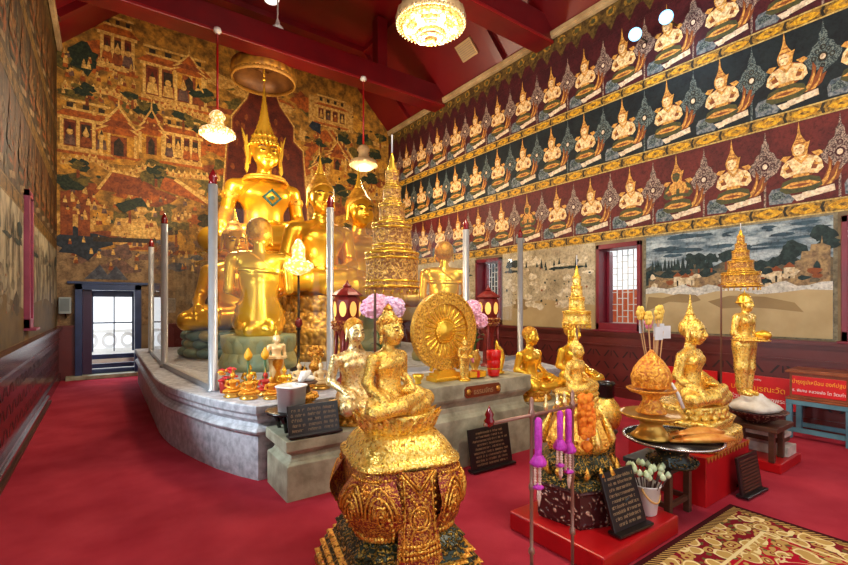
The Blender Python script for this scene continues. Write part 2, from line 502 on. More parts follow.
# ================================================================ painted walls
def paint(name, col, col2=None, scale=30, mix=(.4, .6), rough=.6, stretch=(1, 1, 1), fine=26):
    return M(name, col, rough, 0, col2, scale, mix, spec=.3, stretch=stretch, detail=5, fine=fine)
PM = {
 'maroon': paint('paint_maroon', (98, 34, 32), (82, 27, 28), 4),
 'night':  paint('paint_night', (26, 36, 40), (18, 24, 30), 5),
 'wine':   paint('paint_wine', (74, 26, 32), (60, 22, 28), 4),
 'band':   paint('paint_band', (176, 134, 52), (88, 66, 32), 22),
 'bandline': paint('paint_bandline', (206, 180, 112), (170, 140, 74), 30),
 'lozenge': paint('paint_lozenge', (226, 176, 44), (184, 128, 30), 30),
 'dark':   paint('paint_dark', (52, 44, 28), (36, 32, 24), 20),
 'cream':  paint('paint_cream', (246, 220, 172), (216, 172, 112), 30),
 'orange': paint('paint_orange', (226, 172, 84), (176, 116, 56), 34),
 'brown':  paint('paint_brown', (150, 82, 40), (110, 58, 34), 26),
 'grey':   paint('paint_grey', (170, 146, 130), (86, 68, 66), 60, (.44, .54)),
 'greyblue': paint('paint_greyblue', (112, 124, 120), (42, 56, 62), 60, (.44, .54)),
 'pillow': paint('paint_pillow', (136, 140, 142), (70, 84, 96), 24),
 'white':  paint('paint_white', (232, 214, 190), (206, 182, 150), 20),
 'green':  paint('paint_green', (92, 88, 48), (58, 60, 40), 26),
 'olive':  paint('paint_olive', (104, 82, 40), (64, 46, 26), 14),
 'moulding': paint('paint_moulding', (196, 172, 130), (160, 132, 92), 8),
}
PL = list(PM); PIX = {k: i for i, k in enumerate(PL)}
class Wall:
    """paints flat patches on a wall: s runs along the wall, h up; each patch sits a hair above the last"""
    def __init__(s, x, sgn): s.mb = MB(); s.x = x; s.sgn = sgn
    def poly(s, pts, col, lift=1):
        s.c = getattr(s, 'c', 0) + 1
        x = s.x + s.sgn * (.0016 * lift + (s.c % 30) * .00005)
        vs = [(x, p[0], p[1]) for p in pts]
        s.mb.add(vs, [tuple(range(len(vs)))], PIX[col])
    def ell(s, c, r, col, lift=1, n=14):
        s.poly([(c[0] + r[0] * math.cos(2 * PI * i / n), c[1] + r[1] * math.sin(2 * PI * i / n)) for i in range(n)], col, lift)
DEITY = [  # worshipping deity, unit 1 m, x to the viewer's right
 ('pillow', 1, [(-.36, .05), (-.37, .18), (-.33, .25), (-.22, .26), (-.06, .09), (-.10, .04)]),
 ('greyblue', 2, [(-.33, .10), (-.33, .19), (-.24, .22), (-.16, .12)]),
 ('white', 2, [(.02, .15), (.36, .20), (.37, .12), (.02, .07)]), ('white', 2, [(-.10, .13), (.06, .14), (.04, .06), (-.04, .05)]),
 ('brown', 2, [(.14, .20), (.24, .28), (.29, .40), (.30, .56), (.34, .48), (.33, .36), (.38, .46), (.43, .50), (.40, .36), (.45, .38), (.40, .26), (.30, .19)]),
 ('orange', 3, [(.18, .22), (.27, .30), (.31, .42), (.315, .49), (.325, .38), (.29, .26), (.24, .20)]), ('orange', 3, [(.28, .21), (.36, .30), (.40, .43), (.38, .30), (.33, .21)]),
 ('green', 3, [(-.24, .22), (-.20, .32), (-.08, .36), (.10, .36), (.21, .32), (.24, .22), (.16, .16), (-.16, .16)]),
 ('orange', 4, [(-.22, .25), (-.10, .30), (.10, .30), (.22, .25), (.10, .22), (-.10, .22)]), ('brown', 5, [(-.14, .255), (0, .275), (.14, .255), (0, .235)]),
 ('brown', 3, [(-.21, .44), (-.15, .60), (-.05, .64), (.08, .64), (.19, .60), (.25, .44), (.12, .36), (-.10, .36)]),
 ('cream', 4, [(-.15, .58), (-.06, .63), (.08, .63), (.17, .58), (.12, .46), (.09, .36), (-.07, .36), (-.09, .46)]),
 ('cream', 5, [(-.16, .59), (-.11, .60), (-.17, .47), (-.15, .43), (-.02, .45), (-.01, .41), (-.17, .37), (-.23, .43), (-.21, .53)]),
 ('cream', 5, [(.18, .59), (.13, .60), (.19, .47), (.17, .43), (.04, .45), (.02, .41), (.19, .37), (.25, .43), (.23, .53)]),
 ('cream', 6, [(-.02, .40), (.04, .40), (.035, .52), (.015, .56), (-.01, .52)]),
 ('orange', 6, [(-.08, .62), (.01, .52), (.10, .62), (.07, .63), (.01, .57), (-.05, .63)]), ('orange', 6, [(-.19, .50), (-.13, .52), (-.125, .49), (-.19, .47)]), ('orange', 6, [(.21, .50), (.15, .52), (.145, .49), (.21, .47)]),
 ('orange', 6, [(-.08, .40), (.10, .40), (.10, .36), (-.08, .36)]),
 ('orange', 6, [(-.17, .58), (-.10, .65), (-.19, .66), (-.23, .62)]), ('orange', 6, [(.19, .58), (.12, .65), (.21, .66), (.25, .62)]),
 ('orange', 4, [(-.085, .66), (-.10, .74), (-.085, .79), (-.055, .85), (-.035, .92), (-.02, 1.08), (.0, .92), (.03, .85), (.07, .79), (.105, .80), (.085, .72), (.075, .64), (.03, .62), (-.05, .62)]),
 ('brown', 5, [(-.05, .855), (.03, .855), (.025, .845), (-.045, .845)]), ('brown', 5, [(-.075, .80), (.06, .80), (.055, .788), (-.07, .788)]),
 ('cream', 5, [(-.078, .70), (-.075, .77), (-.01, .785), (.045, .75), (.04, .68), (.0, .635), (-.05, .645)]),
 ('brown', 6, [(-.06, .735), (-.035, .74), (-.035, .728), (-.06, .724)]), ('brown', 6, [(-.01, .74), (.02, .735), (.02, .725), (-.01, .728)]), ('brown', 6, [(-.045, .672), (-.015, .675), (-.018, .664), (-.042, .662)]),
]
def deity(W, y, h, k, flip=1, alt=0):
    for col, lift, pts in DEITY:
        if alt == 1 and col == 'cream': col = 'green' if lift > 4 else 'orange'
        W.poly([(y - flip * p[0] * k * .92, h + p[1] * k) for p in pts], col, lift + 1)
def fan(W, y, h, k, col):
    pts = [(0, .34), (.05, .40), (.13, .45), (.17, .52), (.19, .60), (.13, .64), (.10, .72), (.05, .76), (.04, .86), (.015, .90), (0, 1.04)]
    L = [(y - p[0] * k, h + p[1] * k) for p in pts]; Rr = [(y + p[0] * k, h + p[1] * k) for p in reversed(pts[:-1])]
    W.poly(L + Rr[:-1], col, 2)
    c = 'dark' if col == 'greyblue' else 'wine'
    for dx, dy, r_ in ((0, .56, .05), (-.09, .56, .028), (.09, .56, .028), (0, .68, .03), (0, .45, .024), (-.055, .64, .02), (.055, .64, .02), (0, .78, .016)):
        W.ell((y + dx * k, h + dy * k), (r_ * k, r_ * 1.2 * k), c, 3, 9); W.ell((y + dx * k, h + dy * k), (r_ * .6 * k, r_ * .75 * k), 'white' if r_ > .04 else col, 4, 8)
    W.poly([(y - .012 * k, h), (y - .012 * k, h + .36 * k), (y + .012 * k, h + .36 * k), (y + .012 * k, h)], col, 1)
def band(W, h0, h1, y0, y1):
    W.poly([(y0, h0), (y1, h0), (y1, h1), (y0, h1)], 'band', 2)
    t = .018
    for a in (h0, h1 - t): W.poly([(y0, a), (y1, a), (y1, a + t), (y0, a + t)], 'bandline', 3)
    hm = (h0 + h1) / 2; q = (h1 - h0) / 2 - .022
    y = y0 + .1; i = 0
    while y < y1 - .1:
        W.poly([(y - .15, hm), (y - .10, hm + q * .55), (y, hm + q), (y + .10, hm + q * .55), (y + .15, hm), (y + .10, hm - q * .55), (y, hm - q), (y - .10, hm - q * .55)], 'lozenge', 3)
        W.poly([(y - .06, hm), (y, hm + q * .4), (y + .06, hm), (y, hm - q * .4)], 'band', 4)
        for d in (-.2, .17):
            W.poly([(y + d, hm - q), (y + d + .03, hm - q), (y + d + .05, hm), (y + d + .03, hm + q), (y + d, hm + q), (y + d + .02, hm)], 'dark', 3)
        y += .37
def paint_side(W, flip):
    y0, y1 = YF, YB
    rows = [(2.83, 3.86, 'maroon', 1.80, .74, 'grey'), (4.03, 5.04, 'night', 1.95, .735, 'greyblue'), (5.20, 6.22, 'wine', 1.95, .735, 'grey')]
    for h0, h1, col, ph, st, fc in rows:
        W.poly([(y0, h0), (y1, h0), (y1, h1), (y0, h1)], col, 1)
        for k in range(-3, 14):
            y = ph + st * k
            if y < YB - .2 and y > -1.5:
                deity(W, y, h0 - .02, .97, flip, 1 if (k in (2, 6) and h0 < 3) else 0)
            yf = y + .37
            if yf < YB - .15 and yf > -1.5: fan(W, yf, h0, .97, fc)
    for h0, h1 in ((2.66, 2.83), (3.86, 4.03), (5.04, 5.20)): band(W, h0, h1, y0, y1)
    # frieze of hanging leaves under the eaves
    W.poly([(y0, 6.22), (y1, 6.22), (y1, HW), (y0, HW)], 'wine', 1)
    W.poly([(y0, 6.48), (y1, 6.48), (y1, HW), (y0, HW)], 'olive', 2)
    y = y0 + .2
    while y < y1 - .2:
        W.poly([(y - .12, 6.5), (y, 6.28), (y + .12, 6.5)], 'olive', 2)
        W.ell((y, 6.62), (.10, .08), 'band', 3, 10); W.ell((y, 6.62), (.05, .045), 'green', 4, 8)
        y += .34
    W.poly([(y0, HW - .10), (y1, HW - .10), (y1, HW), (y0, HW)], 'moulding', 5)
W = Wall(XR, -1); paint_side(W, 1)
# ---- landscape panels between the windows of the right wall
PM2 = {
 'sky': paint('paint_sky', (176, 190, 196), (84, 104, 118), 3.2, (.35, .62), stretch=(1, 1, 3.5)),
 'deepsky': paint('paint_deepsky', (58, 84, 100), (40, 60, 74), 3, (.35, .65), stretch=(1, 1, 4)),
 'hill': paint('paint_hill', (110, 96, 72), (58, 66, 64), 9, (.38, .62)),
 'water': paint('paint_water', (206, 204, 196), (170, 172, 164), 5, (.4, .7), stretch=(1, 1, 3)),
 'stain': paint('paint_worn', (184, 164, 122), (158, 136, 94), 1.6, (.35, .7), fine=0),
 'stain2': paint('paint_worn_brown', (146, 124, 84), (134, 112, 76), 2, fine=0),
 'tree': paint('paint_tree', (38, 58, 58), (22, 38, 40), 18),
 'town': paint('paint_town', (158, 132, 92), (120, 98, 74), 16),
 'house': paint('paint_house', (214, 200, 170), (186, 166, 130), 20),
 'pale': paint('paint_faded', (196, 184, 156), (146, 132, 104), 3, (.35, .7)),
 'palespot': paint('paint_flaking', (226, 218, 196), (184, 170, 140), 9, (.4, .6)),
 'frame': paint('paint_panel_frame', (136, 128, 104), (112, 104, 84), 10),
}
for k in PM2: PM[k] = PM2[k]; PL.append(k); PIX[k] = len(PL) - 1
def blob(W, y, h, ry, rh, col, lift, seed, n=16, amp=.3):
    q = random.Random(seed)
    W.poly([(y + ry * math.cos(2 * PI * i / n) * (1 + q.uniform(-amp, amp)), h + rh * math.sin(2 * PI * i / n) * (1 + q.uniform(-amp, amp))) for i in range(n)], col, lift)
def landscape(W, a, b):            # a near edge, b far edge
    q = random.Random(5)
    L = b - a
    def S(t): return b - t * L     # t 0..1 left to right as seen from inside
    def wav(t0, t1, h, amp, n, base):
        top = [(S(t0 + (t1 - t0) * i / n), h + amp * math.sin(i * 1.7 + t0 * 9) + q.uniform(-amp, amp) * .5) for i in range(n + 1)]
        return top + [(S(t1), base), (S(t0), base)]
    W.poly([(a, 1.12), (b, 1.12), (b, 2.66), (a, 2.66)], 'frame', 1)
    a += .04; b -= .04; L = b - a
    W.poly([(a, 1.14), (b, 1.14), (b, 2.63), (a, 2.63)], 'sky', 2)
    for i in range(26):
        t = q.uniform(.0, 1); blob(W, b - .12 - t * (L - .24), 2.26 + .33 * q.random() ** .7, min(q.uniform(.10, .34), .12 + t * (L - .24), .12 + (1 - t) * (L - .24)) * .8, q.uniform(.015, .04), 'deepsky' if i % 4 else 'sky', 3, 700 + i, 16, .25)
    W.poly(wav(0, 1, 2.12, .05, 24, 1.80), 'hill', 4)
    W.poly(wav(0, .45, 2.06, .05, 14, 1.86), 'tree', 5)
    for i in range(26):
        t = .05 + .38 * i / 26 + q.uniform(-.01, .01); h = q.uniform(.07, .17)
        W.poly([(S(t - .012), 2.08), (S(t), 2.08 + h * 1.3), (S(t + .012), 2.08)], 'tree', 6)
    for t, h, rr in ((.30, 2.24, .09), (.345, 2.22, .11), (.42, 2.22, .09), (.50, 2.24, .10), (.56, 2.14, .07), (.62, 2.1, .08), (.74, 2.10, .08), (.80, 2.14, .12), (.83, 2.26, .12), (.96, 2.42, .12), (.98, 2.3, .10), (.68, 2.08, .08)):
        blob(W, S(t), h, rr * 1.1, rr * .8, 'tree', 6, int(t * 999)); W.poly([(S(t - .005), h), (S(t + .005), h), (S(t + .005), h - .2), (S(t - .005), h - .2)], 'brown', 5)
    W.poly(wav(.02, .98, 1.98, .03, 18, 1.78), 'town', 6)
    for t, w_, h in ((.19, .05, 1.98), (.24, .05, 1.96), (.29, .03, 1.98), (.62, .04, 1.94), (.68, .05, 1.97), (.73, .05, 1.99), (.79, .05, 2.03), (.85, .04, 2.0)):
        W.poly([(S(t), h - .14), (S(t + w_), h - .14), (S(t + w_), h), (S(t), h)], 'house', 7)
        W.poly([(S(t - .006), h), (S(t + w_ + .006), h), (S(t + w_ / 2), h + .07)], 'brown', 7)
        W.poly([(S(t + w_ * .4), h - .14), (S(t + w_ * .6), h - .14), (S(t + w_ * .6), h - .06), (S(t + w_ * .4), h - .06)], 'dark', 8)
    W.poly([(S(.84), 1.82), (S(.99), 1.78), (S(.99), 2.26), (S(.96), 2.30), (S(.955), 2.40), (S(.95), 2.30), (S(.91), 2.30), (S(.905), 2.22), (S(.87), 2.22), (S(.865), 2.12), (S(.84), 2.1)], 'town', 8)
    W.poly([(S(.92), 1.9), (S(.95), 1.9), (S(.95), 2.04), (S(.935), 2.1), (S(.92), 2.04)], 'tree', 9)
    for i in range(26):
        t = q.uniform(.03, .97)
        blob(W, S(t), q.uniform(1.80, 2.0), q.uniform(.03, .08), q.uniform(.02, .05), q.choice(['tree', 'house', 'brown', 'hill']), 9, 400 + i, 9)
    W.poly(wav(0, 1, 1.82, .035, 20, 1.14), 'water', 10)
    W.poly(wav(0, 1, 1.72, .05, 9, 1.14), 'stain', 11)
    W.poly([(S(0), 1.45), (S(.02), 1.68), (S(.12), 1.66), (S(.22), 1.72), (S(.33), 1.70), (S(.36), 1.62), (S(.30), 1.58), (S(.16), 1.60), (S(.06), 1.5)], 'stain2', 12)
    W.poly([(S(.40), 1.60), (S(.52), 1.68), (S(.70), 1.66), (S(.84), 1.58), (S(.88), 1.46), (S(.74), 1.50), (S(.62), 1.52), (S(.48), 1.50)], 'stain2', 12)
landscape(W, 1.45, 3.80)
def faded(W, a, b, seed):
    q = random.Random(seed)
    W.poly([(a, 1.12), (b, 1.12), (b, 2.66), (a, 2.66)], 'pale', 1)
    W.poly([(a, 1.12), (b, 1.12), (b, 1.5), ((a + b) / 2, 1.66), (a, 1.55)], 'stain', 2)
    for i in range(34):
        blob(W, q.uniform(a + .1, b - .1), q.uniform(1.5, 2.55), q.uniform(.04, .16), q.uniform(.03, .09), 'palespot', 3, seed * 50 + i, 10)
    for i in range(30):
        blob(W, q.uniform(a + .1, b - .1), q.uniform(1.45, 2.4), q.uniform(.008, .03), q.uniform(.006, .03), q.choice(['tree', 'brown', 'hill']), 4, seed * 70 + i, 8)
    for i in range(14):
        y = q.uniform(a + .15, b - .15); hh = q.uniform(2.2, 2.34)
        W.poly([(y - .03, hh), (y, hh + q.uniform(.08, .2)), (y + .03, hh)], 'tree', 4)
    for i in range(3): blob(W, q.uniform(a + .3, b - .3), 2.26, .22, .03, 'tree', 4, seed + i)
    blob(W, b - .3, 2.42, .2, .09, 'tree', 4, seed); blob(W, b - .55, 1.55, .2, .14, 'stain2', 3, seed + 2)
faded(W, 4.68, 6.95, 3); faded(W, 7.82, 11.78, 4); faded(W, -1.75, .58, 6)
wr = struct(W.mb.build('wall_right_mural', [PM[k] for k in PL])); wr.parent = bpy.data.objects['wall_right']

# ---- left wall: same rows, far browner and worn, streaked grey wall below them
def aged(m, f):
    pass
LP = {k: PM[k] for k in PL}
def paint_old(name, col, col2=None, scale=30, mix=(.4, .6), stretch=(1, 1, 1)): return paint(name, col, col2, scale, mix, .6, stretch, 4)
old = {
 'maroon': paint_old('aged_maroon', (87, 56, 28), (32, 20, 11), 5, (.4, .6), stretch=(1, 1, .35)),
 'night': paint_old('aged_night', (76, 54, 28), (26, 19, 11), 5, (.4, .6), stretch=(1, 1, .35)),
 'wine': paint_old('aged_wine', (93, 62, 29), (37, 23, 11), 5, (.4, .6), stretch=(1, 1, .35)),
 'band': paint_old('aged_band', (111, 82, 37), (68, 50, 26), 14), 'lozenge': paint_old('aged_lozenge', (125, 91, 37), (88, 62, 28), 20),
 'cream': paint_old('aged_cream', (131, 97, 56), (72, 47, 25), 12), 'orange': paint_old('aged_orange', (115, 72, 29), (68, 39, 17), 12),
 'grey': paint_old('aged_grey', (105, 82, 56), (62, 45, 32), 20), 'greyblue': paint_old('aged_greyblue', (91, 76, 51), (51, 41, 28), 20),
 'white': paint_old('aged_white', (137, 115, 82), (103, 79, 51), 14), 'pillow': paint_old('aged_pillow', (88, 74, 53), (53, 44, 34), 14),
 'green': paint_old('aged_green', (62, 50, 26), (39, 32, 19), 20), 'bandline': paint_old('aged_bandline', (130, 106, 62), (96, 74, 39), 20),
 'pale': paint_old('aged_pale', (152, 142, 118), (70, 62, 52), 4, (.42, .58), stretch=(1, 1, .35)),
 'palespot': paint_old('aged_spot', (131, 121, 100), (94, 84, 66), 9), 'stain': paint_old('aged_stain', (111, 91, 56), (76, 62, 39), 4), 'stain2': paint_old('aged_stain2', (76, 62, 41), (57, 47, 32), 5),
}
LP.update(old)
W = Wall(XL, 1); paint_side(W, -1)
for a, b, sd in ((7.62, 11.78, 8), (4.68, 7.19, 9), (1.45, 3.80, 10), (-1.75, .58, 11)): faded(W, a, b, sd)
wl = struct(W.mb.build('wall_left_mural', [LP[k] for k in PL])); wl.parent = bpy.data.objects['wall_left']

# ---- eaves moulding, dado, skirting
m_mould = M('eaves_moulding', (198, 172, 128), .5, 0, (160, 132, 92), 3)
for x, nm in ((XR - .05, 'trim_eaves_right'), (XL + .05, 'trim_eaves_left')):
    mb = MB(); mb.box((x, 3.4, HW - .05), (.10, 16.6, .07)); mb.box((x, 3.4, HW - .11), (.06, 16.6, .05)); struct(mb.build(nm, m_mould))
def dado(name, x, sgn, mats):
    mb = MB()
    mb.box((x + sgn * .02, 3.4, .55), (.04, 16.7, 1.0))
    mb.box((x + sgn * .05, 3.4, 1.085), (.10, 16.7, .05)); mb.box((x + sgn * .035, 3.4, 1.04), (.07, 16.7, .04)); mb.box((x + sgn * .03, 3.4, .86), (.06, 16.7, .025), mi=0)
    mb.box((x + sgn * .035, 3.4, .08), (.07, 16.7, .16))
    y = -1.9; i = 0
    while y < 11.4:                                     # carved zigzag inlay
        for z0, up in ((.72, 1), (.52, -1), (.32, 1)):
            for dx, dirn in ((0, 1), (.17, -1)):
                vs = []
                yy = y + dx
                for (p, h) in ((0, -.055), (.085, .055)):
                    q = yy + (p if dirn * up > 0 else .085 - p)
                    vs += [(x + sgn * .0405, q - .015, z0 + h), (x + sgn * .0405, q + .015, z0 + h)]
                fs = (0, 1, 3, 2)
                mb.add([(a[0] + sgn * .002, a[1], a[2]) for a in vs], [fs], 1)
        mb.add([(x + sgn * .043, y + .12, .68), (x + sgn * .043, y + .135, .68), (x + sgn * .043, y + .135, .77), (x + sgn * .043, y + .12, .77)], [(0, 1, 2, 3)], 1)
        y += .34
    return struct(mb.build(name, mats))
dado('trim_dado_right', XR, -1, [m_dado, m_dadodark])
m_dadol = M('dado_left', (96, 34, 32), .22, 0, (66, 24, 26), 9, (.35, .65)); 
dado('trim_dado_left', XL, 1, [m_dadol, m_dadodark])
m_chrome = M('polished_strip', (190, 180, 180), .2, .9)
mb = MB(); mb.box((XL + .085, 2.2, .1), (.025, 14.0, .035)); mb.box((XL + .09, 2.2, .025), (.05, 14.0, .03), mi=1); struct(mb.build('baseboard_left', [m_chrome, m_wood]))
mb = MB()
mb.box(((DX1 + XR) / 2 + .1, YB - .02, .55), (XR - DX1 - .2, .04, 1.1)); mb.box(((XL + DX0) / 2, YB - .02, .55), (DX0 - XL, .04, 1.1))
mb.box(((DX1 + XR) / 2 + .1, YB - .04, 1.1), (XR - DX1 - .2, .07, .05)); mb.box(((XL + DX0) / 2, YB - .04, 1.1), (DX0 - XL, .07, .05))
struct(mb.build('trim_dado_back', m_dado))

# ================================================================ back wall mural (gold ground, palaces, crowds, trees)
m_ground = M('mural_ground', (190, 134, 48), .6, 0, (110, 78, 32), 6, (.36, .62), spec=.3, detail=8, fine=22)
BP = {
 'ground': m_ground,
 'ochre': paint('mural_ochre', (206, 148, 48), (160, 106, 34), 8),
 'cream': paint('mural_cream', (212, 168, 88), (170, 120, 52), 14),
 'red': paint('mural_red', (142, 72, 30), (108, 52, 24), 9),
 'rust': paint('mural_rust', (176, 92, 30), (132, 64, 24), 9),
 'dark': paint('mural_dark', (66, 48, 30), (38, 32, 24), 14),
 'tree': paint('mural_tree', (46, 56, 34), (28, 36, 26), 22),
 'olive': paint('mural_olive', (112, 94, 38), (72, 62, 28), 12),
 'niche': paint('mural_niche', (100, 38, 20), (76, 28, 18), 4),
 'violet': paint('mural_violet', (116, 84, 68), (78, 58, 52), 10, (.4, .62)),
 'slate': paint('mural_slate', (84, 88, 96), (60, 62, 74), 8),
 'worn': paint('mural_worn', (146, 118, 82), (106, 82, 58), 6, (.38, .62)),
 'blue': paint('mural_blue', (44, 52, 62), (30, 36, 44), 10),
 'line': paint('mural_line', (224, 182, 98), (186, 138, 62), 20),
}
BL = list(BP); BX = {k: i for i, k in enumerate(BL)}
bm_ = MB()
bpc = [0]
def bp(pts, col, lift):
    bpc[0] += 1
    bm_.add([(p[0], YB - .0016 * lift - (bpc[0] % 30) * .00005, p[1]) for p in pts], [tuple(range(len(pts)))], BX[col])
def br(x0, z0, x1, z1, col, lift): bp([(x0, z0), (x1, z0), (x1, z1), (x0, z1)], col, lift)
def bblob(x, z, rx, rz, col, lift, seed, n=14, amp=.35):
    q = random.Random(seed)
    bp([(x + rx * math.cos(2 * PI * i / n) * (1 + q.uniform(-amp, amp)), z + rz * math.sin(2 * PI * i / n) * (1 + q.uniform(-amp, amp))) for i in range(n)], col, lift)
def btree(x, z, s, seed, lift=12):
    q = random.Random(seed)
    bp([(x - .03, z - s), (x + .03, z - s), (x + .02, z), (x - .02, z)], 'red', lift)
    for i in range(5): bblob(x + q.uniform(-.5, .5) * s, z + q.uniform(-.2, .35) * s, s * .38, s * .25, 'tree' if q.random() < .75 else 'olive', lift + 1, seed * 9 + i, 11, .45)
def person_p(x, z, s, q, lift):
    c = q.choice(['cream', 'line', 'rust', 'red', 'violet'])
    bp([(x - .28 * s, z), (x + .28 * s, z), (x + .2 * s, z + .6 * s), (x - .2 * s, z + .6 * s)], c, lift)
    bblob(x, z + .78 * s, .17 * s, .2 * s, 'cream', lift + 1, 3, 8, .05)
    bp([(x - .1 * s, z + .93 * s), (x + .1 * s, z + .93 * s), (x, z + 1.25 * s)], q.choice(['dark', 'line']), lift + 1)
def hall(x, z, w, h, n, lift=8):
    """open palace hall: plinth, columns with dark bays and people, tiered roof"""
    q = random.Random(int(x * 100 + z * 17))
    br(x - .06, z - .10, x + w + .06, z, 'cream', lift); br(x - .1, z - .16, x + w + .1, z - .10, 'rust', lift)
    br(x, z, x + w, z + h, 'red', lift)
    for i in range(n + 1):
        cx = x + w * i / n; br(cx - .03, z, cx + .03, z + h, 'line', lift + 2)
    for i in range(n):
        cx = x + w * (i + .5) / n
        br(cx - w / n * .3, z + .02, cx + w / n * .3, z + h * .9, 'dark' if i % 2 else 'niche', lift + 1); person_p(cx, z + .03, h * .62, q, lift + 3)
    br(x - .08, z + h, x + w + .08, z + h + .07, 'line', lift + 2)
    r = .5 * h
    bp([(x - .14, z + h + .07), (x + w + .14, z + h + .07), (x + w - .06, z + h + .07 + r * .5), (x + .06, z + h + .07 + r * .5)], 'rust', lift + 1)
    br(x + .02, z + h + .07 + r * .5, x + w - .02, z + h + .12 + r * .5, 'line', lift + 2)
    for i in range(n): br(x + w * (i + .3) / n, z + h + .12 + r * .5, x + w * (i + .7) / n, z + h + .22 + r * .5, 'dark', lift + 1)
    br(x - .02, z + h + .24 + r * .5, x + w + .02, z + h + .29 + r * .5, 'line', lift + 2)
def gable(x, z, w, h, lift=9):
    br(x - w / 2, z, x + w / 2, z + h * .5, 'ochre', lift); br(x - w * .2, z, x + w * .2, z + h * .42, 'red', lift + 1)
    bp([(x - w * .12, z), (x + w * .12, z), (x + w * .12, z + h * .28), (x, z + h * .4), (x - w * .12, z + h * .28)], 'dark', lift + 2)
    for sx in (-1, 1): br(x + sx * w * .42 - .03, z, x + sx * w * .42 + .03, z + h * .5, 'line', lift + 2)
    for k, (ww, zz) in enumerate(((.68, .46), (.5, .62), (.34, .76))):
        bp([(x - w * ww, z + h * zz), (x + w * ww, z + h * zz), (x, z + h * (zz + .34))], 'rust' if k != 1 else 'red', lift + 1 + k)
        for sx in (-1, 1):
            bp([(x + sx * w * ww, z + h * zz), (x + sx * w * (ww - .09), z + h * zz), (x, z + h * (zz + .27)), (x, z + h * (zz + .34))], 'line', lift + 2 + k)
    bp([(x - .02, z + h * 1.05), (x + .02, z + h * 1.05), (x, z + h * 1.4)], 'line', lift + 5)
def wall_p(pts, lift=10):
    for (x0, z0), (x1, z1) in zip(pts, pts[1:]):
        bp([(x0, z0 - .12), (x1, z1 - .12), (x1, z1), (x0, z0)], 'cream', lift)
        L = math.hypot(x1 - x0, z1 - z0); n = max(2, int(L / .11))
        for i in range(n):
            t = (i + .5) / n; x = x0 + (x1 - x0) * t; z = z0 + (z1 - z0) * t
            bp([(x - .035, z), (x + .035, z), (x, z + .08)], 'line', lift + 1); br(x - .012, z - .09, x + .012, z - .03, 'rust', lift + 1)
def crowd(x0, x1, z0, z1, n, seed, s=.15, lift=11):
    q = random.Random(seed)
    for i in sorted([q.uniform(z0, z1) for _ in range(n)], reverse=True): person_p(q.uniform(x0, x1), i, s * q.uniform(.8, 1.2), q, lift)
bp([(XL, 2.06), (XR, 2.06), (XR, HW), (XR - 1.5, HC), (XL + 1.5, HC), (XL, HW)], 'ground', 1)
q = random.Random(11)
for i in range(150):     # tonal rocks and foliage
    bblob(q.uniform(XL + .2, XR - .2), q.uniform(3.0, 7.2), q.uniform(.1, .42), q.uniform(.06, .26), q.choice(['olive', 'ochre', 'rust', 'olive', 'cream', 'red']), 2 + i % 3, 1000 + i, 13, .4)
br(XL, 2.06, XR, 2.75, 'worn', 5); br(XL, 1.1, DX0 - .02, 2.06, 'worn', 5); br(DX1 + .02, 1.1, XR, 2.06, 'worn', 5)
for i in range(90): bblob(q.uniform(XL + .4, XR - .4), q.uniform(2.32, 3.1), q.uniform(.1, .3), q.uniform(.04, .14), q.choice(['violet', 'violet', 'slate', 'worn', 'red', 'cream']), 6, 2000 + i, 12, .4)
crowd(XL + .1, 2.6, 2.3, 3.0, 50, 21, .13, 8)
bp([(-.35, 2.1), (-.08, 2.42), (.05, 2.2), (.2, 2.4), (.42, 2.1)], 'slate', 8)
# palaces of the left half
hall(-.05, 6.75, .56, .62, 3); bblob(-.35, 6.75, .3, .3, 'tree', 7, 31); crowd(-.7, .55, 6.25, 6.7, 34, 5)
hall(.72, 6.3, 1.25, .66, 4); gable(1.62, 6.6, .7, .8); wall_p([(-.72, 6.12), (.1, 6.2), (.62, 6.05), (1.3, 6.2), (2.3, 6.0)])
hall(-.72, 4.85, .8, .55, 3); gable(.25, 4.8, .74, 1.0); gable(.86, 4.95, .52, .95); hall(1.12, 4.95, .72, .52, 4)
wall_p([(-.75, 4.55), (-.2, 4.7), (.3, 4.42), (.75, 4.7), (1.35, 4.62), (2.3, 4.7)])
bp([(-.15, 4.02), (.85, 3.95), (.62, 4.42), (.12, 4.48)], 'red', 12); bp([(-.15, 4.02), (.12, 4.48), (.62, 4.42), (.6, 4.38), (.14, 4.43), (-.08, 4.02)], 'line', 13)
bp([(1.02, 4.2), (2.05, 3.95), (1.96, 4.15), (1.35, 4.45), (1.1, 4.48)], 'rust', 12); bp([(1.3, 4.44), (2.05, 3.95), (2.08, 4.05), (1.36, 4.5)], 'line', 13)
crowd(-.7, 2.3, 3.25, 3.95, 60, 9); crowd(-.7, 2.4, 5.5, 6.0, 40, 13, .12)
for i, (x, z, s) in enumerate(((-.6, 4.05, .4), (.45, 3.75, .4), (1.85, 6.55, .34), (.84, 5.92, .4), (1.5, 5.9, .3), (.5, 6.15, .26), (1.95, 5.7, .3), (-.3, 6.05, .3), (-.45, 4.45, .26), (.95, 4.55, .32), (2.1, 3.5, .35), (1.35, 3.3, .4))): btree(x, z, s, 60 + i)
bp([(.1, 3.05), (.2, 3.45), (.95, 3.45), (1.05, 3.05)], 'cream', 9); bblob(.62, 3.24, .2, .22, 'line', 10, 77, 18, .03); bp([(-.2, 3.0), (.95, 3.05), (.95, 2.95), (-.2, 2.9)], 'dark', 10)
for x0 in (-.74, -.45): br(x0, 3.0, x0 + .2, 3.9, 'red', 9)
bblob(-.4, 2.85, .45, .3, 'blue', 7, 78)
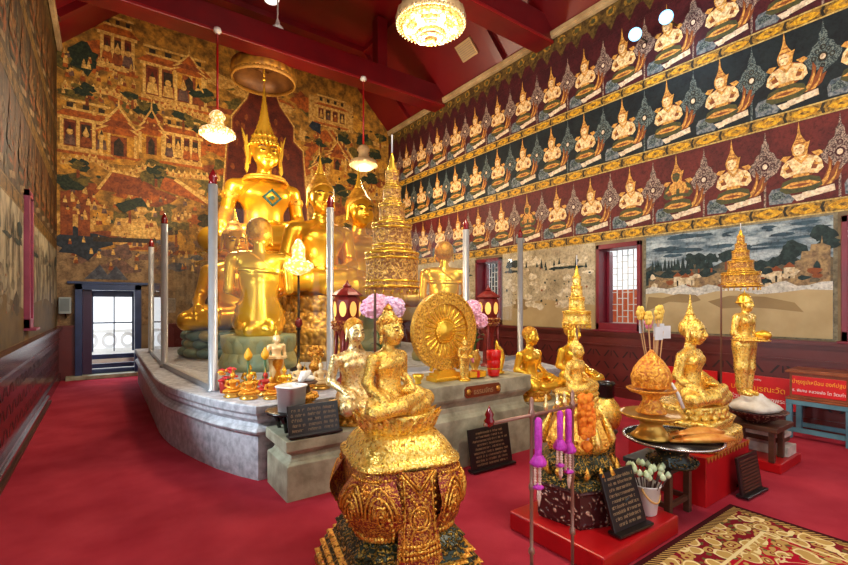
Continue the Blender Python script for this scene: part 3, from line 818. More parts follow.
# red niche behind the great image, stepped cream edge
nz = [(2.30, 2.6), (2.42, 4.4), (2.50, 5.6), (2.60, 5.75), (2.60, 6.2), (2.95, 6.75), (3.1, 7.3), (3.55, 7.3), (3.75, 6.75), (4.1, 6.3), (4.1, 5.9), (4.34, 5.7), (4.44, 4.4), (4.55, 2.6)]
cx = 3.42
bp([(cx + (x - cx) * 1.07, z + (.06 if z > 3 else 0)) for x, z in nz], 'line', 14); bp([(cx + (x - cx) * 1.035, z + (.03 if z > 3 else 0)) for x, z in nz], 'red', 15); bp(nz, 'niche', 16)
for i in range(40): bblob(cx + q.uniform(-.85, .85), q.uniform(3, 6.4), .05, .09, 'red', 17, 500 + i, 8)
# right half: stair, pale palace, trees, night flower
br(4.55, 6.55, 5.9, 7.35, 'cream', 6); br(4.75, 6.7, 5.7, 7.15, 'ochre', 7); hall(4.8, 6.75, .85, .3, 4, 8)
bp([(4.45, 5.75), (5.2, 6.5), (5.35, 6.5), (4.5, 5.5)], 'rust', 9); bp([(5.05, 6.5), (5.25, 6.6), (6.15, 5.55), (5.9, 5.5)], 'cream', 10); bp([(5.15, 6.48), (5.25, 6.5), (6.0, 5.6), (5.92, 5.56)], 'rust', 11)
bblob(4.76, 6.46, .17, .17, 'blue', 12, 90, 8, .4)
gable(5.4, 5.4, .6, .75); gable(4.85, 4.9, .5, .8); crowd(4.6, 6.9, 4.4, 6.2, 60, 33, .14)
for i, (x, z, s) in enumerate(((5.6, 6.35, .36), (6.3, 6.4, .4), (6.6, 6.0, .45), (5.0, 5.6, .3), (5.9, 5.2, .4), (6.5, 5.3, .4), (4.9, 6.05, .25), (6.8, 6.6, .3), (5.5, 4.8, .4))): btree(x, z, s, 90 + i)
wall_p([(4.6, 4.7), (5.3, 4.9), (6.0, 4.7), (7.0, 4.9)])
for i in range(120):
    bblob(q.uniform(XL + .15, XR - .15), q.uniform(3.2, 7.3), q.uniform(.02, .07), q.uniform(.015, .05), q.choice(['dark', 'line', 'tree', 'cream', 'red']), 8, 3000 + i, 7, .3)
bpo = struct(bm_.build('wall_back_mural', [BP[k] for k in BL])); bpo.parent = bpy.data.objects['wall_back']
# ================================================================ sculpted figures (unit: seat to top of head is about .95; they face -Y)
def head(S, c, sc=1.0, hair=True):
    X, Y, Z = c
    def p(x, y, z): return (X + x * sc, Y + y * sc, Z + z * sc)
    def e(q, r, k=.015, **kw): S.ell(p(*q), tuple(t * sc for t in r), k * sc, **kw)
    def cp(a, b, ra, rb, k=.012, **kw): S.cap(p(*a), p(*b), ra * sc, rb * sc, k * sc, **kw)
    e((0, .012, .045), (.104, .118, .112)); e((0, -.03, -.005), (.088, .092, .115), .03); e((0, -.075, -.09), (.036, .032, .03), .03)
    e((.055, -.06, -.035), (.04, .045, .05), .03, sym=True)
    cp((.018, -.112, .032), (.07, -.095, .036), .010, .007, .01, sym=True)          # brows
    e((.04, -.108, .008), (.024, .012, .011), .006, sym=True)                       # lowered eyes
    cp((0, -.112, .03), (0, -.138, -.03), .009, .017, .012)                          # nose
    e((.015, -.125, -.033), (.012, .012, .009), .008, sym=True)
    e((0, -.118, -.058), (.034, .013, .008), .005); e((0, -.114, -.070), (.024, .013, .009), .005)
    cp((.104, .005, .045), (.116, .0, -.075), .022, .016, .012, sym=True, flat=(0, 1.8))   # long ears
def head_hair(S, c, sc=1.0, knot=True):
    X, Y, Z = c
    S.ell((X, Y + .016 * sc, Z + .052 * sc), (.114 * sc, .126 * sc, .116 * sc), 0)
    x, y, z = S.grid()
    S.f = np.maximum(S.f, -((z - Z - .075 * sc) * .62 + (y - Y + .07 * sc) * .78)).astype(np.float32)
    if knot: S.ell((X, Y + .02 * sc, Z + .165 * sc), (.064 * sc, .064 * sc, .055 * sc), .03)
def hand(S, wrist, d, up, sc=1.0, curl=.25, side=1):
    """palm, four unequal fingers and a thumb from the wrist along d, back of the hand towards up"""
    d = Vector(d).normalized(); up = Vector(up); up = (up - d * up.dot(d)).normalized(); w = d.cross(up) * side
    W = Vector(wrist)
    def P(a, b, c): return tuple(W + (d * a + w * b + up * c) * sc)
    S.cap(P(.0, -.012, 0), P(.065, -.022, 0), .026 * sc, .024 * sc, .01); S.cap(P(0, .012, 0), P(.065, .022, 0), .026 * sc, .024 * sc, .01)
    for i, L in enumerate((.062, .074, .070, .054)):
        b = -.034 + .0225 * i
        a = P(.075, b, .002); m = P(.075 + L * .55, b * 1.08, -.004); t = P(.075 + L, b * 1.05, -.004 - L * curl)
        S.cap(a, m, .0125 * sc, .011 * sc, .005); S.cap(m, t, .011 * sc, .009 * sc, .005)
    S.cap(P(.012, -.03, -.004), P(.05, -.058, -.012), .014 * sc, .012 * sc, .008); S.cap(P(.05, -.058, -.012), P(.085, -.062, -.018), .012 * sc, .009 * sc, .005)
def torso(S, wide=1.0):
    S.ell((0, .03, .12), (.20, .16, .12), .03)
    S.ell((0, .02, .28), (.145 * wide, .105, .18), .06)
    S.ell((0, .012, .455), (.185 * wide, .112, .135), .05)
    S.ell((.085, -.055, .485), (.085, .05, .055), .05, sym=True)
    S.cap((.06, .02, .575), (.205 * wide, .02, .535), .056, .060, .04, sym=True)
    S.cap((0, .022, .56), (0, .008, .71), .072, .052, .03)
    for z in (.645, .668): S.ell((0, .01, z), (.059, .061, .008), .006)
HEADC = (0, -.005, .805)
def robe(S, th=.009, shoulder=True, legs=True):
    """thin robe: covers the left shoulder and the lap, edge running under the right arm"""
    x, y, z = S.grid()
    plane = (-.70 * x + .714 * (z - .50) - .10)            # above this line the skin is bare
    reg = np.maximum(plane, z - .60)
    m = np.maximum(S.f - th, np.maximum(reg, (.235 - np.abs(x) * 0 - 9) if False else reg))
    lim = np.maximum(np.abs(x) - .195, m) if shoulder else m
    S.f = np.minimum(S.f, lim).astype(np.float32)
def seated(name, pose, vox, mat, hd=1.0, rob=True):
    S = Sdf((-.56, -.44, -.03), (.56, .26, 1.0), vox)
    torso(S)
    # crossed legs
    S.chain([(.10, .0, .11), (.30, -.10, .11), (.415, -.16, .085)], [.125, .11, .085], .03, sym=True)
    S.chain([(.415, -.16, .075), (.20, -.275, .075), (-.04, -.30, .06)], [.085, .075, .055], .025)
    S.chain([(-.415, -.16, .08), (-.20, -.28, .115), (.08, -.28, .15)], [.085, .075, .052], .022)
    S.chain([(.08, -.28, .15), (.16, -.275, .17), (.245, -.25, .175)], [.048, .04, .028], .015)
    S.ell((0, -.12, .07), (.30, .17, .07), .05)
    # arms
    if pose == 'earth':
        S.chain([(-.235, .02, .53), (-.278, .05, .32), (-.315, -.04, .25), (-.345, -.19, .205)], [.058, .052, .048, .032], .02)
        hand(S, (-.345, -.20, .20), (.05, -.62, -.75), (0, -.75, .6), 1.0, .1, 1)
    else:
        S.chain([(-.245, .02, .53), (-.31, .05, .33), (-.28, -.04, .27), (-.12, -.21, .235)], [.066, .052, .048, .032], .02)
        hand(S, (-.12, -.21, .235), (1, -.22, .05), (0, -.1, -1), 1.0, .1, -1)
    S.chain([(.235, .02, .53), (.282, .05, .32), (.265, -.04, .265), (.12, -.20, .215)], [.058, .052, .048, .032], .02)
    hand(S, (.12, -.20, .215), (-1, -.22, .03), (0, -.1, -1), 1.0, .1, 1)
    head(S, HEADC, hd)
    if rob: robe(S)
    x, y, z = S.grid(); S.f = np.maximum(S.f, -z).astype(np.float32)
    return S.mesh(name, mat)
def hairmesh(name, mat, vox=.009, knot=True, sc=1.0):
    S = Sdf((-.14, -.15, .68), (.14, .17, 1.05), vox); head_hair(S, HEADC, sc, knot)
    return S.mesh(name, mat)
def kneeling(name, vox, mat):
    """disciple kneeling upright on folded legs, palms together at the chest, robe over one shoulder"""
    S = Sdf((-.42, -.40, -.02), (.42, .46, 1.24), vox)
    # hips at z .36, resting on the heels
    S.chain([(.10, .04, .22), (.14, -.10, .14), (.15, -.26, .10)], [.14, .12, .09], .05, sym=True)
    S.chain([(.15, -.26, .075), (.13, .04, .07), (.10, .27, .06)], [.085, .09, .06], .04, sym=True)
    S.cap((0, .06, .52), (0, .08, .10), .14, .215, .06)
    S.ell((0, .045, .56), (.195, .118, .22), .06); S.ell((0, .03, .71), (.235, .125, .13), .06)
    S.cap((.08, .04, .80), (.245, .04, .775), .06, .072, .04, sym=True)
    S.cap((0, .04, .80), (0, .025, .93), .072, .056, .035)
    S.chain([(.268, .04, .765), (.292, .05, .47), (.20, -.10, .43), (.05, -.21, .50)], [.060, .048, .044, .034], .02, sym=True)
    for sx in (1, -1): hand(S, (.028 * sx, -.215, .53), (-.06 * sx, -.15, 1), (sx, 0, 0), 1.05, .0, -sx)
    head(S, (0, .01, 1.03), 1.1)
    x, y, z = S.grid()
    # robe: waist band, breast band and hem ridge
    plane = np.maximum(-.62 * x + .78 * (z - .70) - .06, np.abs(x) - .2)
    S.f = np.minimum(S.f, np.maximum(S.f - .010, plane)).astype(np.float32)
    band_ = np.maximum(S.f - .012, np.abs(z - .655 - .04 * x) - .018); band_ = np.maximum(band_, np.abs(x) - .225)
    S.f = np.minimum(S.f, band_).astype(np.float32)
    S.f = np.maximum(S.f, -z).astype(np.float32)
    return S.mesh(name, mat)
def disciple(name, vox, mat):
    """monk seated with legs to the side, one arm straight down, the other across the lap"""
    S = Sdf((-.46, -.42, -.02), (.50, .30, 1.02), vox)
    torso(S, .95)
    S.chain([(.10, .0, .11), (.28, -.16, .12), (.36, -.26, .08)], [.125, .105, .08], .03)
    S.chain([(.36, -.26, .07), (.16, -.32, .06), (-.06, -.28, .05)], [.08, .066, .045], .02)
    S.chain([(-.10, .0, .11), (-.20, -.16, .11), (-.26, -.24, .08)], [.125, .105, .08], .03)
    S.chain([(-.26, -.24, .07), (-.27, .0, .06), (-.22, .16, .05)], [.08, .066, .045], .02)
    S.ell((0, -.10, .07), (.26, .19, .07), .05)
    S.chain([(-.25, .02, .53), (-.295, .05, .31), (-.24, -.14, .235)], [.062, .05, .034], .02)
    hand(S, (-.235, -.155, .225), (.35, -.9, -.3), (0, -.3, 1), 1.0, .2, 1)
    S.chain([(.25, .02, .53), (.30, .05, .31), (.20, -.17, .225)], [.062, .05, .034], .02)
    hand(S, (.19, -.18, .215), (-.55, -.8, -.15), (0, -.2, 1), 1.0, .2, -1)
    head(S, HEADC, 1.0); robe(S)
    x, y, z = S.grid(); S.f = np.maximum(S.f, -z).astype(np.float32)
    return S.mesh(name, mat)
def standing(name, vox, mat):
    """slim standing figure in a long robe holding an alms bowl before it; unit: height 1"""
    S = Sdf((-.24, -.30, -.01), (.24, .16, 1.04), vox)
    S.chain([(.055, .01, .50), (.06, .005, .28), (.055, .01, .05)], [.085, .062, .045], .03, sym=True)
    S.cap((.055, .0, .025), (.06, -.09, .018), .032, .022, .02, sym=True)
    S.ell((0, .015, .50), (.125, .085, .10), .04); S.ell((0, .01, .62), (.085, .065, .12), .05); S.ell((0, .005, .72), (.115, .07, .085), .04)
    S.ell((.05, -.045, .735), (.05, .03, .035), .03, sym=True)
    S.cap((.05, .01, .785), (.135, .01, .77), .036, .042, .03, sym=True)
    S.cap((0, .012, .78), (0, .0, .85), .045, .034, .02)
    S.chain([(.15, .01, .765), (.178, .025, .62), (.15, -.06, .56), (.07, -.13, .565)], [.04, .031, .028, .02], .015, sym=True)
    for sx in (1, -1): hand(S, (.065 * sx, -.138, .562), (-.5 * sx, -.85, 0), (0, .1, -1), .62, .0, -sx)
    head(S, (0, -.003, .905), .62)
    x, y, z = S.grid()
    hem = np.maximum(S.f - .008, np.maximum(z - .55, .07 - z)); S.f = np.minimum(S.f, hem).astype(np.float32)
    for zz in (.55, .575): S.f = np.minimum(S.f, np.maximum(S.f - .012, np.abs(z - zz) - .007)).astype(np.float32)
    S.f = np.maximum(S.f, -z).astype(np.float32)
    return S.mesh(name, mat)

me_earth = seated('body', 'earth', .0075, m_goldskin)
me_med = seated('body', 'earth', .0065, m_leaf, 1.12)
m_eye = M('dark_eye', (60, 34, 16), .35, .2)
def add_eyes(root, sc=1.0, c=HEADC):
    for sx in (-1, 1):
        mb = MB(); mb.ell((c[0] + sx * .040 * sc, c[1] - .1165 * sc, c[2] + .008 * sc), (.021 * sc, .006 * sc, .0055 * sc), 10, 6); mb.build('eye', m_eye, root)
        mb = MB(); mb.tube([(c[0] + sx * a * sc, c[1] + b * sc, c[2] + d * sc) for a, b, d in ((.014, -.1215, .03), (.035, -.121, .042), (.058, -.112, .041), (.076, -.098, .03))], [.003 * sc, .0045 * sc, .0045 * sc, .002 * sc], 6); mb.build('eyebrow', m_eye, root)
me_hair = hairmesh('hair', m_hairgold)
me_hairleaf = hairmesh('hair', m_leaf)
me_shaved = hairmesh('hair', m_hairgold, knot=False)
me_kneel = kneeling('body', .0105, m_gold)
me_disc = disciple('body', .010, m_palegold)
me_stand = standing('body', .0075, m_leaf)

def finial_prof(h, r): return [(r, 0), (r * 1.05, h * .05), (r * .8, h * .12), (r * .86, h * .16), (r * .6, h * .24), (r * .66, h * .28), (r * .46, h * .36), (r * .5, h * .4), (r * .32, h * .5), (r * .34, h * .54), (r * .2, h * .68), (r * .1, h * .85), (r * .02, h)]
def add_finial(root, z, h, r, mat, y=.015):
    mb = MB(); mb.lathe(finial_prof(h, r), 16, (0, y, z)); return mb.build('finial', mat, root)
def add_crown(root, mat, hz=.805, big=1.0):
    """tall tiered crown with upswept ear flanges"""
    mb = MB()
    mb.lathe([(.113, .06), (.120, .072), (.116, .09), (.106, .105), (.109, .112), (.096, .128), (.099, .136), (.084, .155), (.087, .163), (.071, .185), (.074, .193), (.059, .217), (.062, .225), (.048, .252), (.051, .26), (.038, .29), (.041, .298), (.030, .335), (.033, .343), (.023, .385), (.025, .392), (.017, .44), (.010, .52), (.003, .60 * big)], 24, (0, .012, hz))
    mb.beads(26, .124, hz + .065, .011)
    mb.petals(18, .110, hz + .075, .020, .032, .006, 0)
    mb.petals(14, .096, hz + .13, .018, .026, .006, 0)
    c = mb.build('crown', mat, root)
    for sx in (1, -1):
        w = MB()
        pts = [(.118, -.11), (.132, -.155), (.148, -.12), (.138, -.03), (.150, .03), (.150, .08), (.172, .19), (.142, .12), (.132, .15), (.126, .08), (.120, .04)]
        n = len(pts)
        vs = [(sx * a, .0, hz + b) for a, b in pts] + [(sx * a, .03, hz + b) for a, b in pts]
        fs = [tuple(range(n)), tuple(reversed(range(n, 2 * n)))] + [((i + 1) % n, i, n + i, n + (i + 1) % n) for i in range(n)]
        w.add(vs, fs if sx < 0 else [tuple(reversed(f)) for f in fs]); w.build('ear_flange', mat, root)
    return c
def lotus_seat(root, r, z, h, mat, n=18, name='lotus_base', sy=.8):
    """double lotus cushion: petals up over petals down"""
    mb = MB(); mb.M = Matrix.Diagonal((1, sy, 1, 1))
    mb.lathe([(r * .98, z - h), (r * 1.02, z - h * .93), (r * .9, z - h * .85), (r * .84, z - h * .55), (r * .84, z - h * .45), (r * .9, z - h * .2), (r * .98, z - h * .06), (r * .96, z)], 40)
    mb.petals(n, r * .86, z - h * .45, r * .17, h * .5, h * .16, r * .10, False, 0, None, h * .12)
    mb.petals(n, r * .86, z - h * .50, r * .17, h * .44, h * .16, r * .12, True, .5, None, h * .12)
    mb.beads(n * 3, r * .86, z - h * .475, h * .045)
    return mb.build(name, mat, root)
# ================================================================ the great stone altar
m_stone = M('grey_stone', (198, 200, 206), .5, 0, (146, 148, 156), 14, (.35, .65), .25, 60, detail=8)
m_stonegreen = M('lichen_stone', (186, 184, 158), .6, 0, (122, 118, 96), 5, (.32, .68), .35, 30, detail=8)
m_stonetop = M('stone_brown', (146, 112, 86), .6, 0, (112, 84, 66), 5)
def rounded(pts): return pts
left = [(1.10, 4.05), (.98, 4.28), (.86, 4.58), (.76, 4.92), (.67, 5.28), (.60, 5.62), (.56, 5.95), (.54, 6.3)]
poly = [(5.20, 4.05)] + [(6.30 - x, y) for x, y in left[1:]] + [(5.76, 10.6), (.54, 10.6)] + list(reversed(left))
def offset_poly(P, d):
    n = len(P); out = []
    for i in range(n):
        a, b, c = Vector(P[i - 1]), Vector(P[i]), Vector(P[(i + 1) % n])
        t1 = (b - a).normalized(); t2 = (c - b).normalized()
        n1 = Vector((t1.y, -t1.x)); n2 = Vector((t2.y, -t2.x)); q = (n1 + n2)
        q = q / max(.3, q.length_squared / 2) if q.length > 1e-6 else n1
        out.append((b.x + q.x * d, b.y + q.y * d))
    return out
def moulded(P, levels, mb):
    n = len(P); vs = []; fs = []
    for d, z in levels:
        vs += [(x, y, z) for x, y in offset_poly(P, d)]
    for k in range(len(levels) - 1):
        for i in range(n):
            j = (i + 1) % n; fs.append((k * n + i, k * n + j, (k + 1) * n + j, (k + 1) * n + i))
    fs.append(tuple((len(levels) - 1) * n + i for i in range(n)))
    mb.add(vs, fs)
area = sum(poly[i - 1][0] * poly[i][1] - poly[i][0] * poly[i - 1][1] for i in range(len(poly)))
if area < 0: poly = list(reversed(poly))
altar = thing('altar_platform', 'big grey stone altar platform with moulded curving edge under the golden images', 'altar', (0, 0, 0))
mb = MB()
moulded(poly, [(.0, 0), (.0, .40), (.035, .415), (.05, .44), (.03, .465), (.01, .475), (-.01, .50), (.005, .52), (.03, .545), (.03, .575), (.05, .60), (.05, .66), (.04, .67)], mb)
mb.build('plinth_body', m_stone, altar)
def stone_step(name, label, x0, x1, y0, y1, h, mat):
    t = thing(name, label, 'plinth', ((x0 + x1) / 2, (y0 + y1) / 2, 0))
    w, d = (x1 - x0), (y1 - y0)
    P = [(-w / 2, -d / 2), (w / 2, -d / 2), (w / 2, d / 2), (-w / 2, d / 2)]
    mb = MB(); moulded(P, [(0, 0), (0, h * .58), (-.03, h * .62), (-.045, h * .66), (-.05, h * .72)], mb); mb.build('base_course', mat, t, .006)
    mb = MB(); moulded(P, [(-.06, h * .70), (-.03, h * .76), (.0, h * .80), (.01, h * .83), (.01, h)], mb); mb.build('top_slab', mat, t, .006)
    return t
stone_step('stone_plinth', 'low lichen-stained stone plinth holding the black round table and plaque', 1.16, 2.02, 3.46, 3.985, .48, m_stonegreen)
midp = stone_step('stone_plinth', 'long taller grey-green stone plinth under the golden wheel', 2.13, 3.72, 3.24, 3.985, .80, m_stonegreen)
stone_step('stone_plinth', 'stone plinth beneath the pair of kneeling gilded monks', 3.76, 5.05, 3.10, 3.985, .48, m_stonegreen)

# ---- steel posts with red bud finials, and the glass between them
POST = [(.70, 9.65, 2.62), (.69, 7.3, 2.70), (.90, 4.96, 2.78), (2.25, 5.12, 2.74), (4.10, 4.72, 2.60), (5.62, 5.10, 2.66)]
PLAB = ['steel post with red bud, farthest back by the blue doorway', 'thin steel post with red bud, second along the glass from the doorway', 'steel post with red bud before the dark mural, beside the red flower bunch',
        'thick bright steel post with red bud before the second golden image, beside the lantern', 'steel post with red bud above the golden wheel', 'steel post with red bud standing before the faded white mural panel']
for (x, y, h), lab in zip(POST, PLAB):
    t = thing('steel_post', lab, 'post', (x, y, .67), 0, 'steel posts of the glass enclosure')
    mb = MB(); mb.lathe([(.06, 0), (.06, .02), (.045, .03), (.045, h - .67)], 20); mb.build('pole', m_steel, t)
    mb = MB(); mb.lathe([(.028, 0), (.044, .018), (.034, .04), (.046, .065), (.038, .095), (.016, .135), (.003, .16)], 14, (0, 0, h - .67)); mb.build('finial', m_redfinial, t)
def pane(a, b, h, lab):
    d = Vector((b[0] - a[0], b[1] - a[1])); L = d.length; d /= L
    t = thing('glass_pane', lab, 'glass pane', ((a[0] + b[0]) / 2, (a[1] + b[1]) / 2, .67), math.atan2(d.y, d.x))
    mb = MB(); mb.add([(-L / 2 + .06, 0, .06), (L / 2 - .06, 0, .06), (L / 2 - .06, 0, h), (-L / 2 + .06, 0, h)], [(0, 1, 2, 3)]); mb.build('pane', m_glass, t)
    mb = MB(); mb.box((0, 0, .03), (L - .12, .05, .06)); mb.build('bottom_rail', m_steel, t)
pane(POST[0], POST[1], 1.8, 'clear glass pane along the left edge of the altar by the doorway')
pane(POST[1], POST[2], 1.9, 'clear glass pane between the thin steel post and the dark mural post')
pane(POST[2], POST[3], 1.9, 'clear glass pane before the kneeling golden disciple')
pane(POST[3], POST[4], 1.85, 'clear glass pane behind the lantern and the tiered umbrella')
pane(POST[4], POST[5], 1.8, 'clear glass pane in front of the faded white mural panel')

# ================================================================ great images
def pedestal(name, label, x, y, z0, z1, r, mat, tiers=3, outline=None, cat='pedestal'):
    t = thing(name, label, cat, (x, y, z0))
    h = z1 - z0
    mb = MB(); pr = []
    for k in range(tiers):
        a, b = h * k / tiers, h * (k + 1) / tiers
        s0 = 1.18 - .16 * k / max(1, tiers - 1) if tiers > 1 else 1.0
        pr += [(r * s0, a), (r * s0 * 1.03, a + (b - a) * .18), (r * s0 * .9, a + (b - a) * .34), (r * s0 * .86, a + (b - a) * .6), (r * s0 * .95, a + (b - a) * .84), (r * s0 * .97, b - .001)]
    mb.lathe(pr, 36, outline=outline); mb.build('core', mat, t)
    mb = MB()
    for k in range(tiers):
        a, b = h * k / tiers, h * (k + 1) / tiers; s0 = 1.18 - .16 * k / max(1, tiers - 1) if tiers > 1 else 1.0
        n = 18
        mb.petals(n, r * s0 * .88, a + (b - a) * .5, r * .17 * s0, (b - a) * .48, .05 * r, r * .09); mb.petals(n, r * s0 * .88, a + (b - a) * .5, r * .17 * s0, (b - a) * .44, .05 * r, r * .12, True, .5)
    mb.build('petals', mat, t)
    return t
m_seatgold = ornate('seat_gold', (226, 170, 60), (130, 84, 30), 14, .7, .35, .8, .3, .6, .03)
# the great crowned image at the back
pedestal('throne_pedestal', 'high carved gold throne behind the other images, under the crowned image', 2.84, 9.95, .67, 2.36, .62, m_throne, 3)
t = thing('buddha_statue', 'tallest golden crowned image seated at the back under the round canopy', 'statue', (2.84, 9.95, 2.62), R(-2), 'golden images on the altar', 2.72)
link_mesh('body', me_earth, t); add_crown(t, m_gold, big=1.0); add_eyes(t)
mb = MB()
for r_, z_ in ((.15, .60), (.17, .575)): mb.lathe([(r_, 0), (r_ + .012, .006), (r_ + .01, .018), (r_ - .01, .02)], 28, (0, -.01, z_), cap=False)
mb.build('collar', m_hairgold, t)
for sx in (1, -1):
    mb = MB(); mb.lathe([(.063, 0), (.067, .01), (.067, .05), (.061, .06)], 18, (sx * .252, .033, .43), cap=False)
    for k in range(8): mb.ell((sx * .252 + .065 * math.cos(k * PI / 4), .033 + .065 * math.sin(k * PI / 4), .46), .012, 6, 4)
    mb.build('armlet', m_hairgold, t)
m_teal = M('teal_glass', (44, 96, 92), .15, .3); m_mirror = M('mirror', (200, 196, 160), .08, .9)
mb = MB(); mb.M = Matrix.Translation((.02, -.155, .44)) @ Matrix.Rotation(R(-8), 4, 'X') @ Matrix.Rotation(R(45), 4, 'Y')
for d in (-.045, .045): mb.box((d, 0, 0), (.014, .012, .104)); mb.box((0, 0, d), (.104, .012, .014))
mb.box((0, .002, 0), (.03, .012, .03)); mb.build('chest_ornament', m_teal, t)
lotus_seat(t, .50, 0.0, .09, m_gold)
# parasol over it
t = thing('royal_parasol', 'round golden ceremonial parasol with fringed rim high above the crowned image', 'parasol', (2.84, 9.99, 4.775), 0, None)
mb = MB(); mb.tube([(0, 0, 1.72), (0, 0, 2.16)], .022, 8); mb.lathe([(.03, 1.68), (.05, 1.7), (.02, 1.76)], 10); mb.build('pole', m_gold, t)
m_cloth = ornate('parasol_gold', (206, 148, 54), (140, 90, 30), 10, .5, .45, .5, .3, .6, .02)
m_lining = M('parasol_lining', (132, 84, 34), .5, .2, (100, 60, 26), 5)
mb = MB(); mb.lathe([(.63, 1.70), (.67, 1.71), (.69, 1.78), (.67, 1.98), (.60, 2.04), (.3, 2.12), (.02, 2.14)], 48, cap=False); mb.build('canopy', m_cloth, t)
mb = MB(); mb.lathe([(.02, 1.96), (.3, 1.95), (.62, 1.86), (.635, 1.72)], 48, cap=False)
mb.lathe([(.16, 1.93), (.18, 1.935), (.1, 1.955)], 16, cap=False, lobes=8, lobe=.2); mb.build('lining', m_lining, t)
mb = MB(); mb.lathe([(.640, 1.64), (.655, 1.64), (.672, 1.72), (.652, 1.72), (.640, 1.64)], 224, cap=False, lobes=56, lobe=.012); mb.build('fringe', M('fringe_gold', (196, 140, 56), .5), t)

def pillow_pedestal(label, x, y, z0, z1, r):
    t = thing('lotus_pedestal', label, 'pedestal', (x, y, z0)); h = z1 - z0
    mb = MB(); mb.lathe([(r * .98, 0), (r * .86, h * .3), (r * .8, h * .7), (r * .9, h * .98), (r * .8, h)], 36); mb.build('core', m_lotusstone, t)
    mb = MB(); n = 16
    for k in range(3):
        for i in range(n):
            a = 2 * PI * (i + .5 * (k % 2)) / n; rr = r * (.95, .87, .90)[k]
            mb.M = Matrix.Translation((rr * math.cos(a), rr * math.sin(a), h * (.2 + .3 * k))) @ Matrix.Rotation(a, 4, 'Z')
            mb.ell((0, 0, 0), (r * .15, r * .19, h * .19), 12, 8, (i + k) % 3 == 0 and 1 or 0)
    mb.build('petals', [m_lotusteal, m_lotusstone], t)
    return t
def image(label, x, y, z, s, rz, base, ped_r, ped_z0, pedmat, pedlabel, tiers=2, hair=me_hair, body=me_earth, fin=.19):
    t = thing('buddha_statue', label, 'statue', (x, y, z + .002), R(rz), 'golden images on the altar', s)
    link_mesh('body', body, t); link_mesh('hair', hair, t); add_finial(t, 1.012, fin, .036, m_gold); add_eyes(t)
    if pedmat is m_lotusteal: pillow_pedestal(pedlabel, x, y, ped_z0, z, ped_r)
    else: pedestal('lotus_pedestal', pedlabel, x, y, ped_z0, z, ped_r, pedmat, tiers)
    return t
image('second golden image, seated half in front of the crowned one, narrow flame on head', 3.00, 7.22, 1.70, 2.05, -3, None, .62, .67, m_throne, 'carved gold tiered throne under the second golden image')
image('golden image at the right of the altar group, face beside the tiered umbrella', 4.32, 8.35, 1.50, 2.45, 0, None, .85, .67, m_lotusstone, 'grey-green lotus pedestal under the image beside the tiered umbrella', 1)
image('golden image at the left of the altar group, half hidden by a steel post', 1.90, 8.5, 1.13, 1.9, 0, None, .83, .67, m_lotusteal, 'teal and grey lotus pedestal with big rounded petals at the altar edge', 1)
# kneeling disciples seen from behind
def kneeler(label, x, y, z, s, rz, pl, r):
    t = thing('kneeling_disciple', label, 'statue', (x, y, z), R(rz), 'golden disciples kneeling towards the images', s)
    link_mesh('body', me_kneel, t)
    o = link_mesh('hair', me_shaved, t); o.location = (0, .015 - HEADC[1] * 0, 1.03 - HEADC[2] * 1.12); o.scale = (1.12,) * 3
    pedestal('lotus_pedestal', pl, x, y, .67, z, r, m_lotusstone, 1)
kneeler('golden disciple kneeling with back to the room on the grey lotus base', 1.78, 6.5, 1.13, 1.36, 166, 'grey-green lotus base under the left kneeling disciple', .52)
kneeler('small golden disciple seen from behind above the golden wheel', 4.52, 5.75, 1.13, 1.20, 142, 'grey lotus base under the disciple behind the wheel', .52)
# ================================================================ foreground gilded image on its tall pedestal
def redent(n=3, step=.16):
    """outline of a square with stepped corners, unit half-width 1"""
    a = []
    pts = [(1, -(1 - n * step))]
    pts = []
    for i in range(n + 1):
        pts.append((1 - i * step, 1 - (n - i) * step)); 
        if i < n: pts.append((1 - (i + 1) * step, 1 - (n - i) * step))
    quad = pts
    out = []
    for k in range(4):
        c, s_ = math.cos(k * PI / 2), math.sin(k * PI / 2)
        out += [(x * c - y * s_, x * s_ + y * c) for x, y in quad]
    return out
RED = redent(2, .13)
SQ = [(math.copysign(abs(math.cos(a)) ** .45, math.cos(a)), math.copysign(abs(math.sin(a)) ** .45, math.sin(a))) for a in [2 * PI * i / 48 for i in range(48)]]
m_greenmosaic = ornate('green_gold_mosaic', (214, 168, 70), (34, 44, 26), 70, .8, .35, .7, .2, .42)
m_redgold = ornate('red_gold_relief', (236, 172, 66), (132, 30, 22), 95, .7, .34, .6, .27, .5, .005)
t = thing('statue_pedestal', 'tall ornate gilded pedestal with bulging carved legs under the front image', 'pedestal', (1.35, 2.14, 0), R(-13))
def lathe_part(name, prof, mat, par, outline=None, n=40, smooth=True, bead=None):
    mb = MB(); mb.lathe(prof, n, outline=outline, smooth=smooth)
    if bead:
        for (cnt, r, z, rad) in bead: mb.beads(cnt, r, z, rad, outline)
    return mb.build(name, mat, par)
lathe_part('foot_moulding', [(.40, 0), (.41, .04), (.385, .09), (.39, .12), (.36, .16), (.365, .19), (.33, .22), (.30, .27), (.30, .29)], m_greenmosaic, t, RED, smooth=False, bead=[(72, .385, .105, .014), (64, .352, .175, .012)])
lathe_part('foot_band', [(.412, .002), (.418, .06), (.402, .085), (.40, .09)], m_redgold, t, RED, smooth=False)
for z_, r_ in ((.095, .405), (.155, .378), (.215, .345)): lathe_part('gold_trim', [(r_, z_), (r_ + .012, z_ + .008), (r_, z_ + .016)], m_leafred, t, RED, smooth=False, bead=[(84, r_ + .004, z_ + .008, .007)])
lathe_part('flare_petals', [(.285, .27), (.31, .30), (.26, .34), (.22, .38), (.20, .42)], m_greenmosaic, t, RED, smooth=False, bead=[(52, .285, .30, .012)])
